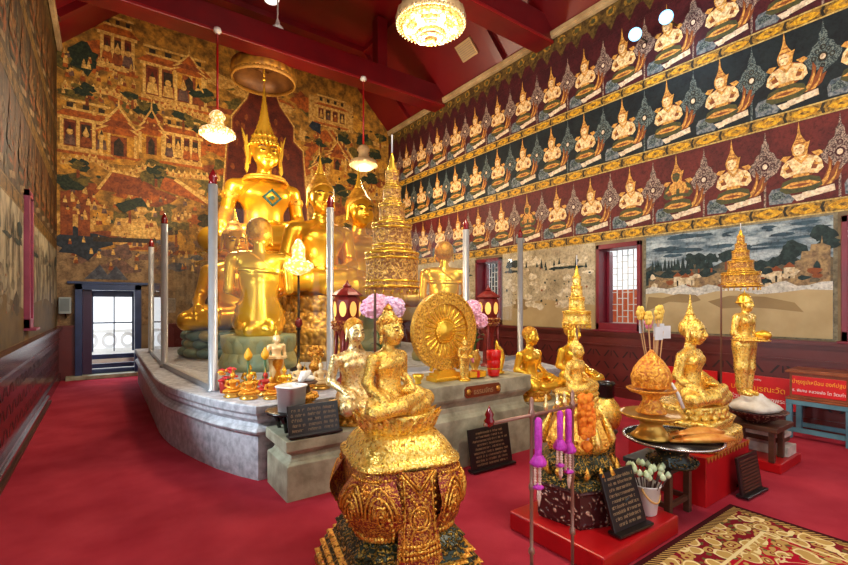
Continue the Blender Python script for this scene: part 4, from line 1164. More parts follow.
mb = MB(); mb.petals(24, .29, .20, .035, .10, .02, -.02); mb.petals(20, .245, .30, .034, .09, .02, -.02); mb.build('leaf_row', m_greenmosaic, t)
# four carved bulging leg panels and the hanging front cloth
lathe_part('waist', [(.19, .38), (.20, .42), (.235, .48), (.27, .55), (.285, .62), (.275, .69), (.262, .715)], m_redgold, t, SQ)
for k in range(4):
    mb = MB(); mb.M = Matrix.Rotation(k * PI / 2 + PI / 4, 4, 'Z')
    vs = []; fs = []
    U, V = 13, 11
    for j in range(V):
        v = j / (V - 1); z = .37 + .33 * v
        r0 = .205 + .118 * math.sin(PI * min(1, v * .62 + .14)); wd = .185 * (math.sin(PI * (v * .72 + .16))) ** .7
        for i in range(U):
            u = -1 + 2 * i / (U - 1)
            vs.append((r0 + .055 * (1 - u * u) + (.012 * math.cos(u * 9) * math.sin(v * 9)), u * wd, z))
    for j in range(V - 1):
        for i in range(U - 1): fs.append((j * U + i, j * U + i + 1, (j + 1) * U + i + 1, (j + 1) * U + i))
    mb.add(vs, fs, smooth=True)
    pn = mb.build('leg_panel', m_redgold, t); mb = MB(); mb.M = Matrix.Rotation(k * PI / 2 + PI / 4, 4, 'Z')
    def on(u, v):                                               # point on the bulging panel
        z = .37 + .33 * v; r0 = .205 + .118 * math.sin(PI * min(1, v * .62 + .14)); wd = .185 * (math.sin(PI * (v * .72 + .16))) ** .7
        return (r0 + .055 * (1 - u * u) + .006, u * wd, z)
    for s_ in (-1, 1):
        for rr in (.42, .30, .18):
            mb.tube([on(s_ * .46 + rr * math.cos(a_), .42 + rr * 1.05 * math.sin(a_)) for a_ in [PI * i / 12 for i in range(13)]], .0065, 6)
        mb.tube([on(s_ * .46 + .12 * math.cos(a_) * (1 - a_ / 12), .42 + .16 * math.sin(a_) * (1 - a_ / 12)) for a_ in [i * .5 for i in range(18)]], .006, 6)
        for i in range(9): mb.ell(on(s_ * (.88 - .05 * i), .06 + .09 * i), (.009, .009, .012), 6, 4)
    for i in range(15): mb.ell(on(-.92 + i * .131, .02), (.012, .012, .018), 6, 4)
    for i in range(15): mb.ell(on(-.92 + i * .131, .94), (.009, .009, .009), 6, 4)
    for i in range(9):
        a_ = 2 * PI * i / 9; mb.ell(on(.10 * math.cos(a_), .80 + .08 * math.sin(a_)), .009, 6, 4)
    mb.ell(on(0, .80), .013, 8, 6)
    mb.build('scrollwork', m_leafred, pn)
for k in range(1):
    mb = MB(); mb.M = Matrix.Rotation(k * PI / 2 - PI / 2, 4, 'Z')
    vs = []; fs = []; U, V = 9, 12
    for j in range(V):
        v = j / (V - 1); z = .26 + .455 * v; wd = .095 + .03 * (1 - v) ** 2
        for i in range(U):
            u = -1 + 2 * i / (U - 1)
            vs.append((.285 + .03 * (1 - u * u) + .05 * (1 - v) ** 3 + .02 * math.sin(v * PI), u * wd, z - (.045 * (1 - abs(u)) if j == 0 else 0)))
    for j in range(V - 1):
        for i in range(U - 1): fs.append((j * U + i, j * U + i + 1, (j + 1) * U + i + 1, (j + 1) * U + i))
    mb.add(vs, fs, smooth=True)
    hc = mb.build('hanging_cloth', m_redgold, t); mb = MB(); mb.M = Matrix.Rotation(k * PI / 2 - PI / 2, 4, 'Z')
    for z, wv in ((.30, .11), (.345, .108), (.40, .104)): mb.tube([(.345 - .06 * (z - .26) - u * u * .03, u * wv, z - .03 * (1 - abs(u))) for u in [-1 + i / 4 for i in range(9)]], .007, 5)
    for a, b in (((-.095, .71), (0, .60)), ((.095, .71), (0, .60)), ((-.075, .71), (0, .625)), ((.075, .71), (0, .625))): mb.tube([(.318, a[0], a[1]), (.334, b[0], b[1])], .006, 5)
    for i in range(6):
        a = 2 * PI * i / 6; mb.ell((.336, .02 * math.cos(a), .52 + .02 * math.sin(a)), .009, 6, 4)
    for s_ in (-1, 1):
        for i in range(12): mb.ell((.298 + .03 * math.sin(i / 11 * PI) , s_ * .09, .31 + i * .034), (.006, .008, .010), 5, 4)
    def oc(u, v):
        z = .26 + .455 * v; wd = .095 + .03 * (1 - v) ** 2
        return (.285 + .03 * (1 - u * u) + .05 * (1 - v) ** 3 + .02 * math.sin(v * PI) + .004, u * wd, z)
    for s_ in (-1, 1):
        mb.tube([oc(s_ * .78, i / 12) for i in range(1, 12)], .006, 6)
        for rr, zc in ((.5, .50), (.32, .50), (.45, .30)): mb.tube([oc(s_ * (.02 + rr * abs(math.sin(a_))), zc + .13 * math.cos(a_) * rr * 2) for a_ in [PI * i / 10 for i in range(11)]], .0055, 6)
        for i in range(5): mb.ell(oc(s_ * (.2 + .12 * i), .66 + .03 * i), (.009, .009, .009), 6, 4)
    for v in (.10, .155, .22): 
        for i in range(13): mb.ell(oc(-.9 + .15 * i, v - .0), (.009, .010, .012), 6, 4)
    mb.build('gilt_edging', m_leafred, hc)
lathe_part('shoulder', [(.262, .70), (.292, .715), (.297, .735), (.27, .745), (.262, .775), (.235, .815), (.205, .845), (.19, .86)], m_leaf, t, SQ, bead=[(96, .292, .722, .008)])
mb = MB(); mb.M = Matrix.Diagonal((1, .86, 1, 1))
mb.lathe([(.19, .85), (.20, .87), (.205, .9), (.215, .955), (.20, .96)], 40)
mb.petals(22, .195, .86, .034, .075, .02, .03, False, 0, None, .02); mb.petals(22, .205, .885, .032, .075, .015, .035, False, .5, None, .018); mb.beads(60, .192, .862, .008)
mb.build('lotus_seat', m_leaf, t)
def gilded(label, x, y, z, s, rz, crown, group=None, body=me_med, hair=None, mat=None):
    t = thing('buddha_statue', label, 'statue', (x, y, z), R(rz), group, s)
    link_mesh('body', body, t)
    if hair: link_mesh('hair', hair, t)
    return t
t = gilded('front gilded image, seated on the tall pedestal below the big tiered umbrella', 1.30, 2.15, .955, .56, 20, True); add_eyes(t, 1.12)
link_mesh('hair', me_hairleaf, t)
mb = MB(); mb.lathe([(.118, .05), (.128, .06), (.122, .085), (.10, .10)], 24, (0, .012, .815)); mb.beads(20, .124, .89, .012)
for a in range(9):
    an = PI * (1.05 + .9 * a / 8); mb.ell((.122 * math.cos(an), .012 + .128 * math.sin(an), .915), (.017, .017, .02), 6, 5)
mb.build('diadem', m_leafred, t)
mb = MB(); mb.lathe([(.045, 0), (.055, .012), (.035, .03), (.02, .05), (.004, .07)], 14, (0, .015, 1.012)); mb.build('finial', m_leafred, t)
for sx in (1, -1):
    mb = MB(); mb.ell((sx * .128, .0, .82), (.014, .03, .075), 8, 6); mb.ell((sx * .135, 0, .71), (.012, .02, .035), 8, 6); mb.build('ear_ornament', m_leafred, t)
# monk seated behind it
mb_t = thing('monk_statue', 'pale gilded monk statue sitting behind the left shoulder of the front image', 'statue', (1.86, 3.70, .60), R(4), None, .84); mb_t.scale = (.74, .84, .86); add_eyes(mb_t)
link_mesh('body', me_disc, mb_t); h = link_mesh('hair', me_shaved, mb_t)
def small_lotus(name, label, x, y, z0, h, r, mat):
    t = thing(name, label, 'pedestal', (x, y, z0)); mb = MB()
    mb.lathe([(r * .95, 0), (r, h * .1), (r * .86, h * .3), (r * .8, h * .5), (r * .9, h * .8), (r * .97, h)], 32); mb.build('core', mat, t)
    mb = MB(); mb.petals(18, r * .82, h * .5, r * .16, h * .48, h * .14, r * .14); mb.petals(18, r * .82, h * .5, r * .16, h * .42, h * .14, r * .14, True, .5); mb.build('petals', mat, t)
    return t
small_lotus('lotus_pedestal', 'gold lotus stand under the pale gilded monk behind the front image', 1.86, 3.70, .482, .116, .20, m_leafred)

# ---- tiered umbrellas on bent poles
def tiered(label, x, y, ztop_bottom, tiers, spike, pole_xy, zpole, mat, group):
    """tiers: (radius, bottom, top)"""
    t = thing('tiered_umbrella', label, 'umbrella', (x, y, 0), 0, group)
    last = None
    for r, a, b in tiers:
        mb = MB(); h = b - a
        mb.lathe([(r * .93, a), (r, a), (r * 1.02, a + h * .06), (r * .985, a + h * .12), (r * .97, a + h * .5), (r * .96, a + h * .86), (r * 1.0, a + h * .9), (r * .99, b), (r * .5, b + h * .06)], 36)
        o_ = mb.build('tier', mat, t)
        mb = MB()
        for z_, rr in ((a + h * .05, 1.02), (a + h * .2, .995), (a + h * .82, .99), (b - h * .04, 1.01)): mb.lathe([(r * rr * .97, z_ - h * .035), (r * rr * 1.015, z_ - h * .02), (r * rr * 1.015, z_ + h * .02), (r * rr * .97, z_ + h * .035)], 36, cap=False)
        mb.beads(44, r * 1.03, a + h * .05, r * .03); mb.build('trim_bands', m_gold, o_)
    r, a, b = tiers[-1]
    mb = MB(); mb.lathe([(r * .6, b), (r * .7, b + .015 * spike * 3), (r * .35, b + spike * .25), (r * .42, b + spike * .3), (r * .2, b + spike * .42), (r * .13, b + spike * .5)], 16); mb.build('finial', m_gold, t)
    mb = MB(); mb.lathe([(r * .13, b + spike * .5), (r * .10, b + spike * .98), (.001, b + spike)], 8); mb.build('tip', m_white, t)
    dx, dy = pole_xy[0] - x, pole_xy[1] - y
    r0, a0 = tiers[0][0], tiers[0][1]
    mb = MB(); mb.tube([(dx, dy, zpole), (dx, dy, a0 - .03), (dx, dy, a0 + .01)], .009, 8); mb.tube([(dx, dy, a0 + .012), (0, 0, a0 + .02)], .007, 6); mb.build('pole', m_pole, t)
    mb = MB()
    for k in range(18):
        an = 2 * PI * k / 18; mb.ell((r0 * .95 * math.cos(an), r0 * .95 * math.sin(an), a0 - .018), (.006, .006, .016), 5, 4)
    f = mb.build('fringe', m_gold, t); f['kind'] = 'stuff'
    return t
m_pole = M('umbrella_pole', (120, 84, 70), .4, .3)
def Zs(z, *ys): return [1.55 + (305 - y) * z / 446 for y in ys]
tiered('tall five-tiered gold umbrella above the front gilded image', 1.44, 2.35, 0, [(.166, 1.649, 1.871), (.123, 1.878, 2.049), (.081, 2.056, 2.170), (.057, 2.176, 2.278), (.041, 2.286, 2.376)], .225, (1.36, 2.42), .72, m_filigree, 'tiered umbrellas over the gilded images')

# ================================================================ wheel of the law on the middle plinth
def wheel(label, x, y, z0, rz):
    t = thing('dharma_wheel', label, 'wheel', (x, y, z0), rz)
    Rr = .385; cz = .105 + Rr
    def ring(mb, r0, r1, d, zc=cz, n=64):
        prof = [(r0, -d), (r1, -d), (r1, d), (r0, d)]
        vs = []; fs = []
        for k, (r, yy) in enumerate(prof):
            for i in range(n):
                a = 2 * PI * i / n; vs.append((r * math.cos(a), yy, zc + r * math.sin(a)))
        for k in range(4):
            for i in range(n):
                j = (i + 1) % n; q = (k + 1) % 4
                fs.append((k * n + j, k * n + i, q * n + i, q * n + j))
        mb.add(vs, fs)
    mb = MB(); ring(mb, .275, Rr, .028); ring(mb, .365, .388, .036); ring(mb, .10, .30, .006); ring(mb, .270, .285, .034)
    for k in range(56):
        a = 2 * PI * k / 56
        for s_ in (-1, 1): mb.ell((.376 * math.cos(a), s_ * .036, cz + .376 * math.sin(a)), .009, 6, 4)
    for k in range(40):
        a = 2 * PI * k / 40
        for s_ in (-1, 1): mb.ell((.325 * math.cos(a), s_ * .028, cz + .325 * math.sin(a)), (.016, .008, .016), 6, 4)
    mb.build('rim', ornate('wheel_gold', (250, 200, 80), (178, 116, 34), 75, .7, .32, .7, .3, .65, .006), t)
    mb = MB()
    mb.M = Matrix.Translation((0, 0, cz)) @ Matrix.Rotation(R(90), 4, 'X')
    mb.lathe([(.001, -.05), (.05, -.048), (.075, -.03), (.11, -.028), (.125, -.018), (.125, .018), (.11, .028), (.075, .03), (.05, .048), (.001, .05)], 32)
    for rr, n in ((.09, 20), (.12, 26)):
        for k in range(n):
            a = 2 * PI * k / n
            for s_ in (-1, 1): mb.ell((rr * math.cos(a), rr * math.sin(a), s_ * .028), .008, 6, 4)
    mb.build('hub', m_gold, t)
    for k in range(24):
        mb = MB(); a = 2 * PI * k / 24
        mb.M = Matrix.Translation((0, 0, cz)) @ Matrix.Rotation(-a, 4, 'Y')
        mb.tube([(.12, 0, 0), (.15, 0, 0), (.18, 0, 0), (.22, 0, 0), (.25, 0, 0), (.28, 0, 0)], [.013, .010, .016, .018, .012, .018], 8)
        mb.build('spoke', m_gold, t)
    mb = MB(); mb.box((0, 0, .0225), (.34, .16, .045)); mb.box((0, 0, .06), (.29, .13, .03)); mb.box((0, 0, .09), (.2, .10, .03))
    for k in range(13):
        for s_ in (-1, 1): mb.ell((-.15 + k * .025, s_ * .082, .0225), (.011, .008, .018), 6, 4)
    for s_ in (-1, 1): mb.tube([(s_ * .17, 0, .1), (s_ * .15, 0, .16), (s_ * .19, 0, .2), (s_ * .25, 0, .21)], [.018, .024, .018, .012], 8)
    mb.build('base', m_gold, t)
    return t
wheel('large golden spoked wheel standing on the taller stone plinth', 2.76, 3.50, .802, R(-1))
# pair of hydrangea vases
m_pink = M('pink_petals', (250, 206, 222), .7, 0, (238, 168, 204), 40, (.35, .65)); m_lilac = M('lilac_petals', (232, 212, 240), .7, 0, (240, 190, 220), 40)
m_leafgreen = M('leaf_green', (52, 96, 40), .5, 0, (34, 66, 30), 14); m_stem = M('stem_green', (70, 104, 50), .6)
m_vase = M('vase_gold', (210, 160, 70), .3, .6)
def hydrangea(label, x, y, z0, stemh, heads, seed):
    q = random.Random(seed)
    t = thing('flower_vase', label, 'vase', (x, y, z0), 0)
    mb = MB(); mb.lathe([(.05, 0), (.055, .01), (.03, .03), (.06, .1), (.07, .16), (.04, .22), (.05, .25), (.045, .25), (.036, .22)], 20, cap=True); mb.build('vase', m_vase, t)
    for i, (hx, hy, hz, r, m_) in enumerate(heads):
        mb = MB(); mb.tube([(0, 0, .2), (hx * .4, hy * .4, .2 + (hz - .2) * .5), (hx, hy, hz)], .006, 6); mb.build('stem', m_stem, t)
        mb = MB()
        for k in range(130):
            u = q.uniform(-1, 1); a = q.uniform(0, 2 * PI); s_ = math.sqrt(1 - u * u)
            p = (hx + r * s_ * math.cos(a), hy + r * s_ * math.sin(a), hz + r * .85 * u)
            mb.ell(p, (r * .2, r * .2, r * .14), 6, 4)
        mb.ell((hx, hy, hz), (r * .96, r * .96, r * .8), 14, 10)
        mb.build('bloom', m_, t)
    mb = MB()
    for k in range(9):
        a = 2 * PI * k / 9; zz = .32 + .06 * (k % 3)
        c, s_ = math.cos(a), math.sin(a)
        vs = []
        for j, (d, w_, dz) in enumerate(((.01, .008, 0), (.05, .03, .04), (.10, .028, .05), (.14, .004, .03))):
            vs += [(c * d - s_ * w_, s_ * d + c * w_, zz + dz), (c * d + s_ * w_, s_ * d - c * w_, zz + dz)]
        mb.add(vs, [(0, 1, 3, 2), (2, 3, 5, 4), (4, 5, 7, 6)], smooth=True)
    mb.build('leaves', m_leafgreen, t)
hydrangea('gold vase of big pink and lilac flower balls behind the front image head', 2.24, 3.84, .802, .5, [(-.12, -.02, .72, .11, m_pink), (.09, -.03, .72, .125, m_lilac), (-.02, .06, .76, .11, m_pink)], 3)
hydrangea('gold vase of pink flower balls beside the right rim of the wheel', 3.36, 3.72, .802, .5, [(-.05, 0, .66, .10, m_pink), (.04, -.01, .57, .10, m_pink), (.0, .04, .72, .09, m_pink)], 4)
# red lanterns on stands
m_lanternred = M('lantern_red', (132, 30, 22), .4, .1, (104, 20, 16), 8); m_lanterngold = ornate('lantern_gold', (204, 146, 70), (122, 34, 24), 50, .6, .4, .5)
m_lampglass = lit('lantern_panel', (246, 190, 96), .5)
def lantern(label, x, y, z0, h):
    t = thing('lantern', label, 'lantern', (x, y, z0), R(22.5), 'red lanterns flanking the wheel')
    s_ = h / 1.13
    oct_ = [(math.cos(2 * PI * i / 8), math.sin(2 * PI * i / 8)) for i in range(8)]
    for k in range(4):
        mb = MB(); a = PI / 2 * k + PI / 8
        c, s2 = math.cos(a), math.sin(a)
        mb.tube([(.17 * c, .17 * s2, 0), (.15 * c, .15 * s2, .12), (.125 * c, .125 * s2, .4), (.12 * c, .12 * s2, .62 * s_)], [.024, .016, .018, .022], 8); mb.build('leg', m_lanternred, t)
    mb = MB(); mb.lathe([(.10, .05), (.12, .06), (.08, .1), (.075, .5), (.11, .60 * s_)], outline=oct_, smooth=False); mb.build('column', m_lanternred, t)
    z = .60 * s_
    mb = MB(); mb.lathe([(.14, z), (.17, z + .03), (.15, z + .05), (.18, z + .09), (.16, z + .11)], outline=oct_, smooth=False); mb.beads(24, .165, z + .06, .010, oct_); mb.build('cornice', m_lanterngold, t)
    z += .11
    mb = MB(); mb.lathe([(.125, z), (.155, z + .13), (.15, z + .22), (.12, z + .27)], outline=oct_, smooth=False); mb.build('lamp_housing', m_lanternred, t)
    for k in range(8):
        a = 2 * PI * (k + .5) / 8; mb = MB()
        mb.M = Matrix.Rotation(a, 4, 'Z')
        pts = [(.04 * math.cos(u), .075 * math.sin(u)) for u in [2 * PI * i / 14 for i in range(14)]]
        vs = [(.140 + .035 * (p[1] + .04), p[0], z + .125 + p[1] * 1.1) for p in pts]
        mb.add([(v[0] + .002, v[1], v[2]) for v in vs], [tuple(range(14))]); mb.build('glass_panel', m_lampglass, t)
    z += .27
    mb = MB(); mb.lathe([(.15, z - .01), (.17, z + .005), (.13, z + .04), (.075, z + .075), (.04, z + .09), (.05, z + .105), (.02, z + .13), (.004, z + .17)], outline=oct_, smooth=False); mb.build('roof', m_lanternred, t)
lantern('red octagonal lantern on carved stand beside the thick steel post', 2.14, 4.42, .672, 1.13)
lantern('smaller looking red octagonal lantern behind the right edge of the wheel', 4.22, 4.40, .672, 1.13)
# small things on the middle plinth
m_redplastic = M('red_plastic', (206, 24, 22), .3, 0)
t = thing('candle_cup', 'bright red ribbed cup with gold band on the stone plinth', 'cup', (3.30, 3.36, .812))
mb = MB(); mb.lathe([(.055, 0), (.06, .01), (.065, .07), (.06, .075), (.068, .085), (.072, .16), (.066, .17), (.074, .18), (.078, .26), (.07, .265), (.066, .2)], 24); mb.build('cup', m_redplastic, t)
mb = MB(); mb.lathe([(.066, .074), (.070, .078), (.066, .085)], 24, cap=False); mb.build('band', m_gold, t)
me_stand_small = me_stand
t = thing('standing_figurine', 'small golden standing figurine in front of the wheel', 'figurine', (2.90, 3.36, .812), R(6), None, .40)
link_mesh('body', me_stand, t); add_finial(t, .99, .12, .03, m_gold, 0)
mb = MB(); mb.lathe([(.15, -.0), (.15, .03), (.12, .05)], 16); mb.build('base', m_gold, t).location = (0, 0, -.03)
mb = MB(); mb.ell((0, -.21, .585), (.07, .07, .04)); mb.build('bowl', m_gold, t)
m_pinkribbon = M('pink_ribbon', (236, 150, 170), .6)
mb = MB(); mb.tube([(.07, -.13, .60), (.13, -.13, .52), (.17, -.13, .42)], [.02, .045, .03], 8); mb.build('ribbon', m_pinkribbon, t)
t = thing('gold_leaf_ornament', 'curled flame-shaped golden ornament standing at the back of the plinth', 'ornament', (3.48, 3.48, .812), R(15))
mb = MB(); mb.tube([(0, 0, 0), (.02, 0, .08), (.05, 0, .16), (.03, 0, .24), (-.02, 0, .30), (-.03, 0, .36)], [.045, .05, .055, .045, .022, .004], 10)
mb.lathe([(.07, 0), (.07, .015), (.05, .02)], 16); mb.build('ornament', m_gold, t)
tag(MB.build((lambda b: (b.tube([(0, 0, 0), (0, 0, .02)], [.03, .03], 12), b.lathe([(.03, 0), (.034, .01), (.026, .03), (.05, .06), (.055, .09), (.05, .09), (.035, .05)], 18), b)[2])(MB()), 'offering_bowl', m_gold, loc=(2.38, 3.42, .812)), 'tiny gold offering bowl at the left end of the taller plinth', 'bowl')
t = thing('gift_box', 'gold-wrapped offering box lying low beside the wheel base', 'box', (3.10, 3.42, .812), R(-6))
mb = MB(); mb.box((0, 0, .03), (.2, .1, .06)); mb.build('box', m_gold, t, .004)
mb = MB(); mb.box((0, 0, .032), (.03, .104, .066)); mb.build('ribbon', m_redplastic, t)
# brown label on the plinth front
m_brownlabel = M('brown_label', (126, 54, 28), .35, 0, (104, 42, 22), 8)
t = thing('name_plaque', 'small brown wooden label with gilt words fixed on the taller plinth front', 'plaque', (3.02, 3.228, .715))
mb = MB(); mb.M = Matrix.Rotation(R(90), 4, 'X')
mb.prism([(-.23 + .02 * (1 if i in (0, 3, 4, 7) else 0), 0) for i in ()] or [(-.21, -.055), (.21, -.055), (.235, -.03), (.235, .03), (.21, .055), (-.21, .055), (-.235, .03), (-.235, -.03)], -.006, .012); mb.build('board', m_brownlabel, t)
text('lettering', 'ธรรมจักร', .07, m_letter, t, (0, -.014, -.005), (R(90), 0, 0))
for s_ in (-1, 1):
    mb = MB(); mb.M = Matrix.Translation((s_ * .195, -.014, 0)) @ Matrix.Rotation(R(90), 4, 'X'); mb.lathe([(.026, 0), (.03, .004), (.016, .006), (.01, .01)], 14, lobes=6, lobe=.15); mb.build('rosette', m_vase, t)

# ---- black plaques with three columns or lines of lettering
def lines(mb, w, h, rows, seed, x0=0, jag=.25, t_=.0018):
    """rows of small engraved letters"""
    q = random.Random(seed); rh = h / rows
    for r_ in range(rows):
        wd = w * (1 - jag * q.random()); x = x0 - wd / 2; z = h / 2 - rh * (r_ + .5)
        while x < x0 + wd / 2:
            lw = q.uniform(.28, .5) * rh; s_ = rh * .055
            mb.box((x, -t_ / 2, z), (s_, t_, rh * .42))
            if q.random() < .8: mb.box((x + lw * .75, -t_ / 2, z), (s_, t_, rh * .42))
            mb.box((x + lw * .38, -t_ / 2, z + rh * .2), (lw * .75, t_, s_))
            if q.random() < .35: mb.box((x + lw * .2, -t_ / 2, z - rh * .18), (lw * .4, t_, s_))
            if q.random() < .3: mb.box((x + lw * .4, -t_ / 2, z + rh * .34), (lw * .5, t_, s_))
            x += lw * 1.25 + (rh * .45 if q.random() < .12 else 0)
def plaque(name, label, x, y, z, w, h, rz, tilt, rows, seed, cols=1, mats=None, head=None, foot=True):
    t = thing(name, label, 'plaque', (x, y, z), rz)
    mt = Matrix.Rotation(-tilt, 4, 'X')
    mb = MB(); mb.M = mt; mb.box((0, 0, h / 2), (w, .022, h)); mb.build('board', m_blackplaque, t, .004)
    mb = MB(); mb.M = mt @ Matrix.Translation((0, -.0112, h / 2))
    if cols == 1: lines(mb, w * .84, h * .84, rows, seed)
    else:
        for c in range(cols):
            lines(mb, w * .26, h * .8, rows, seed + c, (c - (cols - 1) / 2) * w * .31)
    mb.build('lettering', m_letter, t)
    if foot:
        mb = MB(); mb.box((0, -.005, .009), (w * 1.04, .09, .018)); mb.build('foot', m_blackplaque, t, .003)
        mb = MB(); mb.tube([(0, .01, h * .55), (0, h * .3 + .02, .012)], .008, 6); mb.build('strut', m_blackplaque, t)
    return t
plaque('text_plaque', 'black plaque with three columns of small gilt text on the low stone plinth', 1.40, 3.49, .492, .43, .25, R(-2), R(12), 5, 11, 3)
plaque('text_plaque', 'black plaque with pale lettering on the carpet against the taller plinth', 2.99, 3.06, .012, .51, .38, R(-2), R(10), 9, 23)
plaque('text_plaque', 'tilted black plaque with lines of text leaning beside the white bucket', 2.70, 1.53, .137, .33, .36, R(-4), R(18), 9, 31)

# ================================================================ offerings on the altar corner
t = thing('round_table', 'low round black lacquer table under the white box', 'table', (1.33, 3.80, .482))
mb = MB(); mb.lathe([(.22, .150), (.24, .155), (.24, .17), (.22, .175)], 40); mb.build('tabletop', m_black, t)
for k in range(4):
    a = PI / 4 + PI / 2 * k; c, s_ = math.cos(a), math.sin(a)
    mb = MB(); mb.tube([(.13 * c, .13 * s_, 0), (.15 * c, .15 * s_, .08), (.2 * c, .2 * s_, .152)], [.016, .02, .026], 8); mb.build('leg', m_black, t)
t = thing('white_box', 'plain white open plastic tub on the black round table', 'box', (1.285, 3.72, .658), R(33), None, 1.05)
mb = MB(); mb.lathe([(.001, .006), (.078, .006), (.095, .19), (.104, .19), (.104, .205), (.098, .205), (.086, 0), (.001, 0)][::-1], outline=SQ, cap=False)
mb.build('tub', m_white, t)
t = thing('gold_bowl', 'gilded footed bowl with dark rim and tissue behind the white tub', 'bowl', (1.45, 3.86, .658), 0, None, .9)
mb = MB(); mb.lathe([(.10, 0), (.105, .012), (.07, .025), (.11, .05), (.135, .085), (.13, .12), (.115, .125), (.10, .09), (.02, .07)], 32); mb.beads(30, .132, .085, .012); mb.build('bowl', m_leafred, t)
mb = MB(); mb.lathe([(.02, .11), (.06, .13), (.05, .19), (.03, .2), (.12, .215), (.13, .23), (.12, .235)], 28); mb.build('tray', m_wood, t)
mb = MB(); mb.tube([(-.05, -.02, .235), (.0, 0, .30), (.07, .02, .33)], [.03, .05, .012], 6); mb.ell((.05, .0, .26), (.06, .05, .03), 8, 6); mb.build('tissue', m_white, t)
# small figurines: one mould, many painted copies
m_orangerobe = M('orange_gilt', (240, 176, 56), .35, .45, (216, 126, 30), 20); m_redrobe = M('red_robe', (176, 40, 26), .5, .1); m_skin = M('fig_cream', (236, 206, 150), .45, .2)
S = Sdf((-.5, -.42, -.03), (.5, .26, 1.0), .028)
torso(S); S.chain([(.10, .0, .11), (.30, -.10, .11), (.415, -.16, .085)], [.125, .11, .085], .03, sym=True); S.cap((.40, -.16, .08), (-.40, -.16, .08), .09, .09, .04); S.cap((.2, -.26, .08), (-.2, -.26, .08), .07, .07, .04)
S.chain([(.255, .02, .53), (.325, .05, .33), (.12, -.20, .23)], [.066, .052, .04], .02, sym=True); S.ell((0, -.23, .22), (.10, .07, .04)); head(S, HEADC, 1.05)
me_fig = S.mesh('body', m_orangerobe)
def figurine(label, x, y, z, s, rz, mat=None, fin=m_gold, base=None):
    t = thing('seated_figurine', label, 'figurine', (x, y, z), R(rz), 'little seated figurines on the altar corner', s)
    me = me_fig
    if mat:
        me = me_fig.copy(); me.materials.clear(); me.materials.append(mat)
    link_mesh('body', me, t).location = (0, 0, .22)
    mb = MB(); mb.lathe([(.42, 0), (.44, .05), (.36, .10), (.36, .14), (.42, .2), (.40, .22)], 16); mb.build('base', base or m_vase, t)
    mb = MB(); mb.lathe(finial_prof(.35, .06), 10, (0, .01, 1.13)); mb.build('crown', fin, t)
figs = [(1.00, 4.55, .17, m_orangerobe, 'orange figurine seated by the red flower bunch'), (1.10, 4.36, .17, None, 'orange figurine second from the red flowers, front row'), (1.27, 4.24, .15, m_orangerobe, 'little orange figurine nearest the altar corner'),
        (1.28, 4.46, .16, m_redrobe, 'red-robed figurine on the altar edge left of the white tub'), (1.22, 4.82, .19, m_gold, 'shiny gold figurine behind the left lotus candle'), (1.48, 4.50, .18, m_gold, 'shiny gold figurine in front of the tall cream figure'),
        (1.68, 4.63, .19, m_skin, 'cream figurine with gold crown right of the tall white figure'), (1.85, 4.45, .20, m_skin, 'second cream figurine, nearest the brown vase'), (1.46, 4.27, .15, m_gold, 'little gold figurine directly behind the white tub'), (1.64, 4.36, .17, m_orangerobe, 'orange figurine behind the gilded bowl')]
for x, y, s_, m_, lb in figs: figurine(lb, x, y, .672, s_ * 1.15, rnd.uniform(-10, 15), m_)
t = thing('standing_figurine', 'tall cream and gold standing figurine among the small offerings', 'figurine', (1.47, 4.72, .70), R(8), None, .54)
me = me_stand.copy(); me.materials.clear(); me.materials.append(m_skin); link_mesh('body', me, t); add_finial(t, .99, .2, .04, m_gold, 0)
mb = MB(); mb.lathe([(.10, .0), (.115, .06), (.09, .3), (.13, .42), (.135, .5), (.10, .56)], 20, (0, .012, 0), cap=False); mb.build('robe', m_orangerobe, t)
mb = MB(); mb.lathe([(.18, -.06), (.18, -.02), (.14, 0.0)], 16); mb.build('base', m_orangerobe, t)
m_yellow = M('yellow_wax', (246, 190, 40), .5, 0, (230, 150, 24), 20)
for x, y, lb in ((1.17, 4.66, 'green stemmed yellow lotus candle, left of the pair'), (1.33, 4.64, 'green stemmed yellow lotus candle, next to the tall cream figure')):
    t = thing('lotus_candle', lb, 'candle', (x, y, .672))
    mb = MB(); mb.lathe([(.05, 0), (.05, .02), (.03, .04), (.018, .1), (.03, .14), (.014, .2), (.012, .33)], 12); mb.build('stem', m_leafgreen, t)
    mb = MB(); mb.lathe([(.012, .32), (.035, .35), (.038, .38), (.02, .42), (.003, .45)], 12, lobes=6, lobe=.1); mb.build('bud', m_yellow, t)
t = thing('flower_bunch', 'bunch of red and orange flowers at the foot of the steel post', 'flowers', (.985, 4.80, .672))
mb = MB(); mb.lathe([(.05, 0), (.06, .1), (.05, .12)], 14); mb.build('pot', m_redrobe, t)
q = random.Random(5)
m_redflower = M('red_flower', (214, 34, 48), .6, 0, (170, 16, 30), 30)
for k in range(13):
    a = q.uniform(0, 2 * PI); r_ = q.uniform(.0, .10); z_ = q.uniform(.12, .24)
    mb = MB(); p = (r_ * math.cos(a), r_ * math.sin(a), z_)
    for j in range(7):
        b = 2 * PI * j / 7; mb.ell((p[0] + .018 * math.cos(b), p[1] + .018 * math.sin(b), p[2]), (.016, .016, .012), 6, 4)
    mb.ell((p[0], p[1], p[2] + .006), .016, 6, 4); mb.build('flower', m_redflower if k % 4 else m_orangerobe, t)
mb = MB()
for k in range(7): mb.tube([(0, 0, .08), (.05 * math.cos(k), .05 * math.sin(k), .14)], .012, 5)
mb.build('leaves', m_leafgreen, t)
t = thing('flower_stand', 'brown footed vase with clustered gilt flowers near the lantern', 'vase', (1.90, 4.72, .672))
